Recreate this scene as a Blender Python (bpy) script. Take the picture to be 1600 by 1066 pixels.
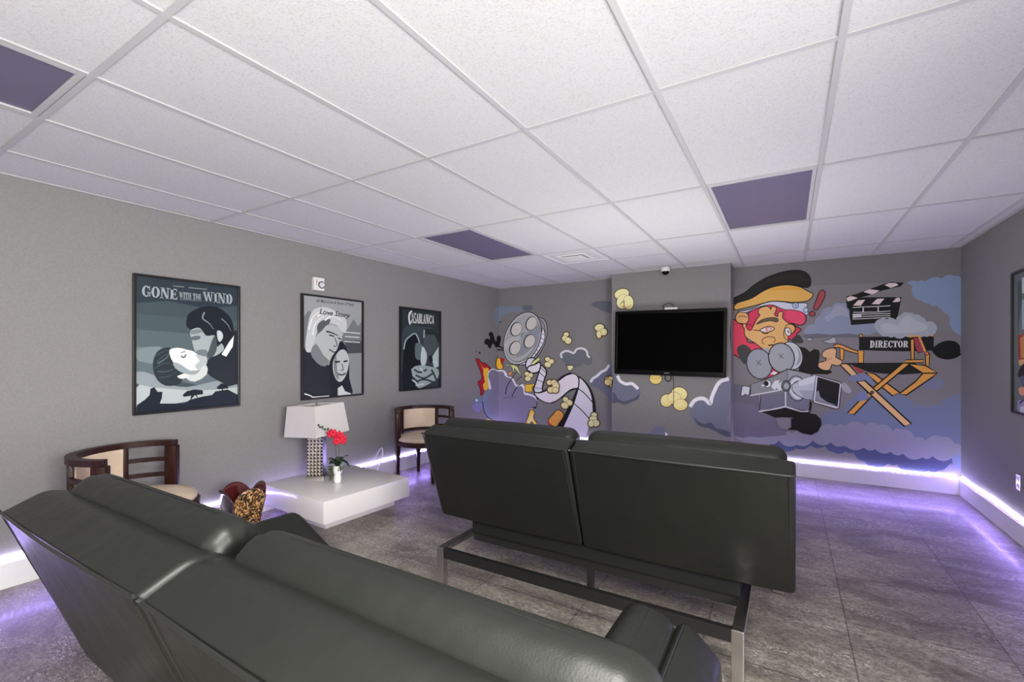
import bpy, bmesh, math, random
from mathutils import Vector, Matrix
from mathutils.geometry import tessellate_polygon

PI = math.pi
random.seed(7)
for o in list(bpy.data.objects):
    bpy.data.objects.remove(o)
SC = bpy.context.scene
COL = SC.collection

# ------------------------------------------------------------------ camera
F, YAW, CX0, CY0, HZ, ZC = 714.2, 0.5431, 3.5039, -0.6672, 555.64, 1.375
ZT = 2.445                                   # ceiling height
XL, XR, YB, YC, YR = -0.46, 4.965, 5.48, 5.16, -3.4   # left, right, back, chimney-breast front, rear
KX0, KX1 = 1.52, 2.938                       # chimney breast
cam = bpy.data.cameras.new('camera')
cam.sensor_width = 36.0
cam.lens = F * 36.0 / 1600.0
cam.shift_y = (HZ - 533.0) / 1600.0
cam.clip_start = 0.02
co = bpy.data.objects.new('camera', cam)
co.location = (CX0, CY0, ZC)
co.rotation_euler = (PI / 2, 0, YAW)
COL.objects.link(co)
SC.camera = co

# ------------------------------------------------------------------ light
SC.view_settings.view_transform = 'Standard'
SC.view_settings.look = 'None'
SC.view_settings.gamma = 1.0
SC.view_settings.use_curve_mapping = False
SC.view_settings.exposure = 0.09
W = bpy.data.worlds.new('world')
SC.world = W
W.use_nodes = True
W.node_tree.nodes['Background'].inputs[0].default_value = (0.9, 0.95, 1.0, 1)
W.node_tree.nodes['Background'].inputs[1].default_value = 0.05


def area(name, loc, rot, sx, sy, power, color=(1, 1, 1), spread=180):
    l = bpy.data.lights.new(name, 'AREA')
    l.shape = 'RECTANGLE'
    l.size, l.size_y = sx, sy
    l.energy = power
    l.spread = math.radians(spread)
    l.color = color
    o = bpy.data.objects.new(name, l)
    o.location = loc
    o.rotation_euler = rot
    COL.objects.link(o)
    return o


# the photographer's flash bounced off the ceiling, then fill lights added out of view
area('bounce_flash', (3.0, -1.9, 1.15), (PI - math.radians(30), 0, math.radians(8)), 1.0, 1.0, 54, (1, 0.985, 0.945))
area('side_fill_light', (4.80, -0.2, 1.35), (math.radians(84), 0, math.radians(72)), 2.2, 1.1, 135, (1, 0.98, 0.94), 125)  # added soft fill from the right wall, source unseen
area('rear_fill_light', (2.4, -3.2, 1.6), (PI / 2, 0, 0), 3.0, 1.2, 34, (1, 0.98, 0.96))  # added soft fill from behind the camera, source unseen
area('overhead_fill_light', (3.355, -0.61, ZT - 0.012), (0, 0, 0), 0.56, 1.16, 78, (1, 0.975, 0.93))  # added overhead fill at an unseen grid bay, no fixture modelled
# added fill light, unseen behind the far sofa, brightens the ceiling at that end
area('far_fill_light', (2.6, 3.1, 0.45), (PI, 0, 0), 1.8, 1.0, 40, (1, 0.985, 0.935))
SC.cycles.max_bounces = 12
SC.cycles.diffuse_bounces = 8

LED_STRENGTH = 90.0


# ------------------------------------------------------------------ materials
def lin(c):
    c = c / 255.0
    return c / 12.92 if c <= 0.04045 else ((c + 0.055) / 1.055) ** 2.4


def rgb(r, g, b, k=1.0):
    c = [lin(v) * k for v in (r, g, b)]
    t = min(1.0, 0.88 / max(c))
    return (c[0] * t, c[1] * t, c[2] * t, 1.0)


def mat(name, color=(0.5, 0.5, 0.5, 1), rough=0.5, metal=0.0, spec=0.5, coat=0.0):
    m = bpy.data.materials.new(name)
    m.use_nodes = True
    b = m.node_tree.nodes['Principled BSDF']
    b.inputs['Base Color'].default_value = color
    b.inputs['Roughness'].default_value = rough
    b.inputs['Metallic'].default_value = metal
    b.inputs['Specular IOR Level'].default_value = spec
    b.inputs['Coat Weight'].default_value = coat
    return m


def nd(m, t, **kw):
    n = m.node_tree.nodes.new(t)
    for k, v in kw.items():
        if hasattr(n, k):
            setattr(n, k, v)
        else:
            n.inputs[k.replace('_', ' ')].default_value = v
    return n


def lk(m, a, b):
    m.node_tree.links.new(a, b)


def bsdf(m):
    return m.node_tree.nodes['Principled BSDF']


def mth(m, op, a, b=None):
    n = nd(m, 'ShaderNodeMath', operation=op)
    for i, v in enumerate((a, b)):
        if v is None:
            continue
        if isinstance(v, (int, float)):
            n.inputs[i].default_value = v
        else:
            lk(m, v, n.inputs[i])
    return n.outputs[0]


def noise_color(m, c0, c1, scale, detail=4, lo=0.35, hi=0.65, coord='Object', stretch=(1, 1, 1)):
    tc = nd(m, 'ShaderNodeTexCoord')
    mp = nd(m, 'ShaderNodeMapping')
    mp.inputs['Scale'].default_value = stretch
    lk(m, tc.outputs[coord], mp.inputs['Vector'])
    n = nd(m, 'ShaderNodeTexNoise', Scale=scale, Detail=detail)
    lk(m, mp.outputs[0], n.inputs['Vector'])
    r = nd(m, 'ShaderNodeValToRGB')
    r.color_ramp.elements[0].position, r.color_ramp.elements[1].position = lo, hi
    r.color_ramp.elements[0].color, r.color_ramp.elements[1].color = c0, c1
    lk(m, n.outputs['Fac'], r.inputs['Fac'])
    lk(m, r.outputs['Color'], bsdf(m).inputs['Base Color'])
    return tc, mp, n, r


def add_bump(m, src, strength, dist=0.002):
    b = nd(m, 'ShaderNodeBump', Strength=strength, Distance=dist)
    lk(m, src, b.inputs['Height'])
    lk(m, b.outputs['Normal'], bsdf(m).inputs['Normal'])
    return b


def bump_noise(m, scale, strength, dist=0.002, detail=3):
    tc = nd(m, 'ShaderNodeTexCoord')
    n = nd(m, 'ShaderNodeTexNoise', Scale=scale, Detail=detail)
    lk(m, tc.outputs['Object'], n.inputs['Vector'])
    add_bump(m, n.outputs['Fac'], strength, dist)


M = {}
WALL_A = (0.265, 0.258, 0.252, 1)
m = M['wall'] = mat('grey_wall_paint', WALL_A, 0.75, spec=0.25)
noise_color(m, (0.215, 0.21, 0.206, 1), (0.238, 0.232, 0.227, 1), 90, 5)
bump_noise(m, 160, 0.25, 0.002)
m = M['ceil'] = mat('ceiling_tile', (0.78, 0.78, 0.77, 1), 0.9, spec=0.1)
noise_color(m, (0.47, 0.47, 0.463, 1), (0.565, 0.565, 0.556, 1), 130, 6, 0.3, 0.5)
bump_noise(m, 170, 0.5, 0.003, 5)
M['tee'] = mat('ceiling_grid_white', (0.43, 0.43, 0.425, 1), 0.5)
M['white'] = mat('white_trim', (0.88, 0.88, 0.87, 1), 0.35)
M['lacquer'] = mat('white_lacquer', (0.70, 0.68, 0.67, 1), 0.22, coat=0.3)

# slate look floor tiles: 61 cm squares
m = M['floor'] = mat('slate_floor_tile', (0.1, 0.09, 0.08, 1), 0.3, spec=0.5)
tc = nd(m, 'ShaderNodeTexCoord')
br = nd(m, 'ShaderNodeTexBrick', offset=0.0, Scale=1.0)
mp = nd(m, 'ShaderNodeMapping')
mp.inputs['Location'].default_value = (-3.76 + 0.61 * 10, -4.07 + 0.61 * 20, 0)
lk(m, tc.outputs['Object'], mp.inputs['Vector'])
lk(m, mp.outputs[0], br.inputs['Vector'])
br.inputs['Color1'].default_value = (0.82, 0.82, 0.82, 1)
br.inputs['Color2'].default_value = (1.0, 1.0, 1.0, 1)
br.inputs['Mortar'].default_value = (0.42, 0.42, 0.42, 1)
br.inputs['Mortar Size'].default_value = 0.0038
br.inputs['Mortar Smooth'].default_value = 0.3
br.inputs['Brick Width'].default_value = 0.61
br.inputs['Row Height'].default_value = 0.61
n1 = nd(m, 'ShaderNodeTexNoise', Scale=2.3, Detail=7, Roughness=0.62, Distortion=0.6)
n2 = nd(m, 'ShaderNodeTexNoise', Scale=34, Detail=8, Roughness=0.75, Distortion=0.4)
mp2 = nd(m, 'ShaderNodeMapping')
mp2.inputs['Scale'].default_value = (1.0, 1.7, 1.0)
mp2.inputs['Rotation'].default_value = (0, 0, 0.6)
lk(m, tc.outputs['Object'], mp2.inputs['Vector'])
lk(m, mp2.outputs[0], n1.inputs['Vector'])
lk(m, mp2.outputs[0], n2.inputs['Vector'])
r1 = nd(m, 'ShaderNodeValToRGB')
r1.color_ramp.elements[0].position, r1.color_ramp.elements[1].position = 0.34, 0.68
r1.color_ramp.elements[0].color, r1.color_ramp.elements[1].color = (0.115, 0.103, 0.088, 1), (0.305, 0.275, 0.238, 1)
lk(m, n1.outputs['Fac'], r1.inputs['Fac'])
r2 = nd(m, 'ShaderNodeValToRGB')
r2.color_ramp.elements[0].position, r2.color_ramp.elements[1].position = 0.38, 0.64
r2.color_ramp.elements[0].color, r2.color_ramp.elements[1].color = (0.55, 0.55, 0.55, 1), (1.6, 1.55, 1.5, 1)
lk(m, n2.outputs['Fac'], r2.inputs['Fac'])
mx = nd(m, 'ShaderNodeMix', data_type='RGBA', blend_type='MULTIPLY')
mx.inputs[0].default_value = 1.0
lk(m, r1.outputs[0], mx.inputs[6]); lk(m, r2.outputs[0], mx.inputs[7])
# pale cleft flecks gathered in drifts
n3 = nd(m, 'ShaderNodeTexNoise', Scale=48, Detail=5, Roughness=0.8, Distortion=1.2)
mp3 = nd(m, 'ShaderNodeMapping')
mp3.inputs['Scale'].default_value = (1.0, 2.4, 1.0)
mp3.inputs['Rotation'].default_value = (0, 0, -0.5)
lk(m, tc.outputs['Object'], mp3.inputs['Vector']); lk(m, mp3.outputs[0], n3.inputs['Vector'])
n4 = nd(m, 'ShaderNodeTexNoise', Scale=2.6, Detail=3, Distortion=1.0)
lk(m, mp3.outputs[0], n4.inputs['Vector'])
k3 = nd(m, 'ShaderNodeMapRange'); k3.inputs[1].default_value, k3.inputs[2].default_value = .525, .60
lk(m, n3.outputs['Fac'], k3.inputs[0])
k4 = nd(m, 'ShaderNodeMapRange'); k4.inputs[1].default_value, k4.inputs[2].default_value = .43, .60
lk(m, n4.outputs['Fac'], k4.inputs[0])
km = mth(m, 'MULTIPLY', mth(m, 'MULTIPLY', k3.outputs[0], k4.outputs[0]), 0.9)
kd = nd(m, 'ShaderNodeMapRange'); kd.inputs[1].default_value, kd.inputs[2].default_value = .46, .36
lk(m, n3.outputs['Fac'], kd.inputs[0])
kdm = mth(m, 'MULTIPLY', kd.outputs[0], 0.6)
mxd = nd(m, 'ShaderNodeMix', data_type='RGBA')
lk(m, kdm, mxd.inputs[0]); lk(m, mx.outputs[2], mxd.inputs[6]); mxd.inputs[7].default_value = (0.05, 0.045, 0.042, 1)
mxf = nd(m, 'ShaderNodeMix', data_type='RGBA')
lk(m, km, mxf.inputs[0]); lk(m, mxd.outputs[2], mxf.inputs[6]); mxf.inputs[7].default_value = (0.70, 0.65, 0.58, 1)
mx2 = nd(m, 'ShaderNodeMix', data_type='RGBA', blend_type='MULTIPLY')
mx2.inputs[0].default_value = 1.0
lk(m, mxf.outputs[2], mx2.inputs[6]); lk(m, br.outputs['Color'], mx2.inputs[7])
lk(m, mx2.outputs[2], bsdf(m).inputs['Base Color'])
bsdf(m).inputs['Coat Weight'].default_value = 0.10
bsdf(m).inputs['Coat Roughness'].default_value = 0.12
rr = nd(m, 'ShaderNodeMapRange')
rr.inputs[3].default_value, rr.inputs[4].default_value = 0.30, 0.48
lk(m, n2.outputs['Fac'], rr.inputs[0])
lk(m, rr.outputs[0], bsdf(m).inputs['Roughness'])
ad = nd(m, 'ShaderNodeMath', operation='MULTIPLY_ADD')
ad.inputs[1].default_value = -1.2
lk(m, br.outputs['Fac'], ad.inputs[0]); lk(m, n2.outputs['Fac'], ad.inputs[2])
add_bump(m, ad.outputs[0], 0.22, 0.0035)

m = M['leather'] = mat('black_leather', (0.0080, 0.0090, 0.0070, 1), 0.40, spec=0.38)
tc = nd(m, 'ShaderNodeTexCoord')
v1 = nd(m, 'ShaderNodeTexVoronoi', Scale=260.0)
v2 = nd(m, 'ShaderNodeTexNoise', Scale=7.0, Detail=2.0)
lk(m, tc.outputs['Object'], v1.inputs['Vector']); lk(m, tc.outputs['Object'], v2.inputs['Vector'])
b2 = nd(m, 'ShaderNodeBump', Strength=0.35, Distance=0.02)
lk(m, v2.outputs['Fac'], b2.inputs['Height'])
b1 = nd(m, 'ShaderNodeBump', Strength=0.12, Distance=0.0010)
lk(m, v1.outputs['Distance'], b1.inputs['Height']); lk(m, b2.outputs[0], b1.inputs['Normal'])
lk(m, b1.outputs[0], bsdf(m).inputs['Normal'])
M['seam'] = mat('leather_piping', (0.010, 0.011, 0.009, 1), 0.36, spec=0.5)
M['thread'] = mat('stitching', (0.010, 0.010, 0.009, 1), 0.8, spec=0.15)
M['chrome'] = mat('brushed_steel', (0.55, 0.53, 0.50, 1), 0.28, metal=1.0)
M['blacksteel'] = mat('black_steel', (0.012, 0.012, 0.012, 1), 0.3)
M['under'] = mat('black_lining', (0.012, 0.013, 0.012, 1), 0.9, spec=0.1)
m = M['mahogany'] = mat('dark_mahogany', (0.05, 0.014, 0.010, 1), 0.42, spec=0.22, coat=0.05)
noise_color(m, (0.012, 0.005, 0.004, 1), (0.040, 0.011, 0.008, 1), 9, 4, 0.3, 0.7, stretch=(6, 6, 1))
m = M['suede'] = mat('cream_suede', (0.66, 0.52, 0.40, 1), 0.9, spec=0.1)
noise_color(m, (0.58, 0.455, 0.35, 1), (0.70, 0.56, 0.44, 1), 6, 5)
M['frame'] = mat('black_frame', (0.010, 0.010, 0.011, 1), 0.28)
M['screen'] = mat('black_screen', (0.001, 0.001, 0.001, 1), 0.6, spec=0.02)
M['gloss'] = mat('gloss_black_plastic', (0.004, 0.004, 0.004, 1), 0.25, spec=0.10)
M['plastic'] = mat('white_plastic', (0.72, 0.71, 0.69, 1), 0.4)
M['lens'] = mat('frosted_lens', (0.115, 0.105, 0.165, 1), 0.45, spec=0.6)  # violet tint puts the strips' reflected glow into the colour
bump_noise(M['lens'], 240, 0.12, 0.001)
M['shade'] = mat('lampshade_linen', (0.56, 0.535, 0.515, 1), 0.9, spec=0.1)
bump_noise(M['shade'], 300, 0.2, 0.001)
M['nickel'] = mat('satin_nickel', (0.6, 0.56, 0.5, 1), 0.25, metal=1.0)
m = M['lattice'] = mat('pierced_nickel_lattice', (0.5, 0.45, 0.4, 1), 0.3, metal=0.7)
tc = nd(m, 'ShaderNodeTexCoord')
sx = nd(m, 'ShaderNodeSeparateXYZ')
lk(m, tc.outputs['Object'], sx.inputs[0])


hx = mth(m, 'ADD', sx.outputs[0], sx.outputs[1])
p = mth(m, 'MULTIPLY', mth(m, 'ADD', hx, sx.outputs[2]), 104.0)
q = mth(m, 'MULTIPLY', mth(m, 'SUBTRACT', hx, sx.outputs[2]), 104.0)
f = mth(m, 'MULTIPLY', mth(m, 'SINE', p), mth(m, 'SINE', q))
g = mth(m, 'GREATER_THAN', f, 0.42)
mxl = nd(m, 'ShaderNodeMix', data_type='RGBA')
mxl.inputs[6].default_value = (0.50, 0.45, 0.38, 1)
mxl.inputs[7].default_value = (0.020, 0.015, 0.012, 1)
lk(m, g, mxl.inputs[0]); lk(m, mxl.outputs[2], bsdf(m).inputs['Base Color'])
add_bump(m, f, 0.8, 0.01)
M['pot'] = mat('white_ceramic', (0.80, 0.79, 0.76, 1), 0.2)
M['leaf'] = mat('dark_green_leaf', (0.012, 0.035, 0.012, 1), 0.35)
M['ivy'] = mat('ivy_green', (0.05, 0.085, 0.035, 1), 0.5)
M['stem'] = mat('stem_green', (0.10, 0.10, 0.07, 1), 0.5)
M['petal'] = mat('red_petal', (0.72, 0.012, 0.045, 1), 0.5)
M['bud'] = mat('bud_dark', (0.03, 0.04, 0.015, 1), 0.5)
m = M['brocade'] = mat('gold_black_brocade', (0.3, 0.2, 0.1, 1), 0.4)
tcn, mpn, nn, rn = noise_color(m, (0.012, 0.010, 0.008, 1), (0.62, 0.33, 0.10, 1), 26, 2, 0.47, 0.60)
nn.inputs['Distortion'].default_value = 2.6
e = rn.color_ramp.elements.new(0.53); e.color = (0.22, 0.09, 0.03, 1)
e = rn.color_ramp.elements.new(0.72); e.color = (0.70, 0.55, 0.34, 1)
M['redlac'] = mat('dark_red_lacquer', (0.075, 0.008, 0.008, 1), 0.18, coat=0.5)
M['dgloss'] = mat('glossy_side', (0.10, 0.085, 0.09, 1), 0.08, metal=0.6)
M['blackcable'] = mat('black_cable', (0.01, 0.01, 0.01, 1), 0.5)
M['whitecable'] = mat('white_cable', (0.7, 0.7, 0.72, 1), 0.5)


def emis(name, color, strength):
    m = bpy.data.materials.new(name)
    m.use_nodes = True
    b = bsdf(m)
    b.inputs['Base Color'].default_value = (0.8, 0.8, 0.8, 1)
    b.inputs['Emission Color'].default_value = color
    b.inputs['Emission Strength'].default_value = strength
    return m


m = M['led'] = emis('led_glow', (0.37, 0.25, 1.0, 1), LED_STRENGTH)
tc = nd(m, 'ShaderNodeTexCoord')
sx = nd(m, 'ShaderNodeSeparateXYZ')
lk(m, tc.outputs['Object'], sx.inputs[0])
ch = mth(m, 'LESS_THAN', mth(m, 'FRACT', mth(m, 'MULTIPLY', mth(m, 'ADD', sx.outputs[0], sx.outputs[1]), 1 / 0.0333)), 0.36)
lk(m, mth(m, 'MULTIPLY_ADD', ch, LED_STRENGTH * 2.1), bsdf(m).inputs['Emission Strength'])
bsdf(m).inputs['Emission Strength'].links[0].from_node.inputs[2].default_value = LED_STRENGTH * 0.25
M['led_top'] = emis('led_top_glow', (0.74, 0.68, 1.0, 1), LED_STRENGTH * 0.85)


# ------------------------------------------------------------------ object helpers
def link(name, me, parent=None):
    o = bpy.data.objects.new(name, me)
    COL.objects.link(o)
    if parent:
        o.parent = parent
    return o


def obj(name, bm, m, parent=None, smooth=False, angle=None, loc=None):
    bmesh.ops.recalc_face_normals(bm, faces=bm.faces)
    me = bpy.data.meshes.new(name)
    bm.to_mesh(me)
    bm.free()
    for mm in (m if isinstance(m, (list, tuple)) else [m]):
        me.materials.append(mm)
    if smooth or angle:
        for p in me.polygons:
            p.use_smooth = True
        if angle:
            me.set_sharp_from_angle(angle=math.radians(angle))
    o = link(name, me, parent)
    if loc:
        o.location = loc
    return o


def thing(name, label, cat, loc=(0, 0, 0), rz=0, group=None):
    o = link(name, None)
    o.empty_display_size = 0.1
    o.location = loc
    o.rotation_euler = (0, 0, rz)
    return tag(o, label, cat, group)


def tag(o, label, cat, group=None):
    o['label'] = label
    o['category'] = cat
    if group:
        o['group'] = group
    return o


def struct(o):
    o['kind'] = 'structure'
    return o


def box(bm, x0, x1, y0, y1, z0, z1, bev=0.0, seg=2, mi=0, mtx=None):
    r = bmesh.ops.create_cube(bm, size=1.0)
    vs = r['verts']
    for v in vs:
        v.co = Vector((x0 + (v.co.x + .5) * (x1 - x0), y0 + (v.co.y + .5) * (y1 - y0), z0 + (v.co.z + .5) * (z1 - z0)))
    fs = list({f for v in vs for f in v.link_faces})
    if bev > 0:
        es = list({e for f in fs for e in f.edges})
        r2 = bmesh.ops.bevel(bm, geom=es, offset=bev, segments=seg, affect='EDGES', profile=0.5, clamp_overlap=True)
        fs = list(set(r2['faces']) | {f for f in fs if f.is_valid})
        vs = list({v for f in fs for v in f.verts})
    for f in fs:
        f.material_index = mi
    if mtx:
        for v in vs:
            v.co = mtx @ v.co
    return vs


def nbox(*a, **k):
    bm = bmesh.new()
    box(bm, *a, **k)
    return bm


def catmull(pts, closed=False, n=6):
    P = [Vector(p) for p in pts]
    L = len(P)
    out = []
    rng = range(L) if closed else range(L - 1)
    for i in rng:
        if closed:
            a, b, c, d = P[(i - 1) % L], P[i], P[(i + 1) % L], P[(i + 2) % L]
        else:
            b, c = P[i], P[i + 1]
            a = P[i - 1] if i > 0 else b * 2 - c
            d = P[i + 2] if i + 2 < L else c * 2 - b
        for k in range(n):
            t = k / n
            t2, t3 = t * t, t * t * t
            out.append(0.5 * ((2 * b) + (c - a) * t + (2 * a - 5 * b + 4 * c - d) * t2 + (3 * b - a - 3 * c + d) * t3))
    if not closed:
        out.append(P[-1].copy())
    return out


def tube(bm, pts, r, seg=8, closed=False, smooth=6, r1=None, cap=True):
    P = catmull(pts, closed, smooth) if smooth else [Vector(p) for p in pts]
    rings = []
    N = len(P)
    up = Vector((0, 0, 1))
    prev = None
    for i, p in enumerate(P):
        t = (P[(i + 1) % N] - P[i - 1]) if closed else (P[min(i + 1, N - 1)] - P[max(i - 1, 0)])
        t.normalize()
        if prev is None:
            a = t.cross(up)
            if a.length < 1e-4:
                a = t.cross(Vector((1, 0, 0)))
        else:
            a = prev - t * prev.dot(t)
        a.normalize()
        prev = a
        b = t.cross(a)
        rad = r if r1 is None else r + (r1 - r) * i / max(1, N - 1)
        rings.append([bm.verts.new(p + (a * math.cos(2 * PI * k / seg) + b * math.sin(2 * PI * k / seg)) * rad) for k in range(seg)])
    for i in range(N if closed else N - 1):
        A, B = rings[i], rings[(i + 1) % N]
        for k in range(seg):
            bm.faces.new((A[k], A[(k + 1) % seg], B[(k + 1) % seg], B[k]))
    if not closed and cap:
        bm.faces.new(rings[0][::-1])
        bm.faces.new(rings[-1])


def ntube(*a, **k):
    bm = bmesh.new()
    tube(bm, *a, **k)
    return bm


def lathe(bm, prof, seg=24, center=(0, 0)):
    rings = []
    for r, z in prof:
        rings.append([bm.verts.new((center[0] + r * math.cos(2 * PI * k / seg), center[1] + r * math.sin(2 * PI * k / seg), z)) for k in range(seg)])
    for A, B in zip(rings, rings[1:]):
        for k in range(seg):
            bm.faces.new((A[k], A[(k + 1) % seg], B[(k + 1) % seg], B[k]))
    bm.faces.new(rings[0][::-1])
    bm.faces.new(rings[-1])


def round_poly(pts, r, n=5):
    """rounds the corners of a closed 2D polygon; r may be a list"""
    out = []
    L = len(pts)
    for i in range(L):
        p = Vector(pts[i]); a = Vector(pts[i - 1]); b = Vector(pts[(i + 1) % L])
        ri = r[i] if isinstance(r, (list, tuple)) else r
        da, db = (a - p), (b - p)
        la, lb = da.length, db.length
        ri = min(ri, la * 0.48, lb * 0.48)
        s, e = p + da / la * ri, p + db / lb * ri
        for k in range(n + 1):
            t = k / n
            out.append((1 - t) ** 2 * s + 2 * t * (1 - t) * p + t * t * e)
    return out


def cushion(bm, prof, x0, x1, r=0.03, n=5, puff=0.0, mid=7):
    """a soft block: profile in (y, z) swept along x with rounded ends; puff swells the middle"""
    cy = (min(p[0] for p in prof) + max(p[0] for p in prof)) / 2
    cz = (min(p[1] for p in prof) + max(p[1] for p in prof)) / 2
    hy = max(p[0] for p in prof) - cy
    hz = max(p[1] for p in prof) - cz
    xs = []
    for k in range(n + 1):
        t = k / n
        xs.append((x0 + r * (1 - math.cos(t * PI / 2)), r * (1 - math.sin(t * PI / 2))))
    for k in range(1, mid):
        xs.append((x0 + r + (x1 - x0 - 2 * r) * k / mid, 0))
    for k in range(n, -1, -1):
        t = k / n
        xs.append((x1 - r * (1 - math.cos(t * PI / 2)), r * (1 - math.sin(t * PI / 2))))
    rings = []
    for x, ins in xs:
        u = (x - x0) / (x1 - x0)
        sw = puff * (4 * u * (1 - u)) ** 0.6
        fy, fz = (hy - ins + sw) / hy, (hz - ins + sw) / hz
        rings.append([bm.verts.new((x, cy + (p[0] - cy) * fy, cz + (p[1] - cz) * fz)) for p in prof])
    L = len(prof)
    for A, B in zip(rings, rings[1:]):
        for k in range(L):
            bm.faces.new((A[k], A[(k + 1) % L], B[(k + 1) % L], B[k]))
    bm.faces.new(rings[0][::-1])
    bm.faces.new(rings[-1])


# ------------------------------------------------------------------ painting on flat surfaces
# Flat artwork (mural, poster prints) was measured on the photograph; ray() turns a measured point into a point on its wall.
cs, sn = math.cos(YAW), math.sin(YAW)


def ray(u, v):
    r, w = (u - 800) / F, -(v - HZ) / F
    return Vector((r * cs - sn, r * sn + cs, w))


CAMP = Vector((CX0, CY0, ZC))


def on_plane(u, v, axis, val):
    d = ray(u, v)
    return CAMP + d * ((val - CAMP[axis]) / d[axis])


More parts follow.
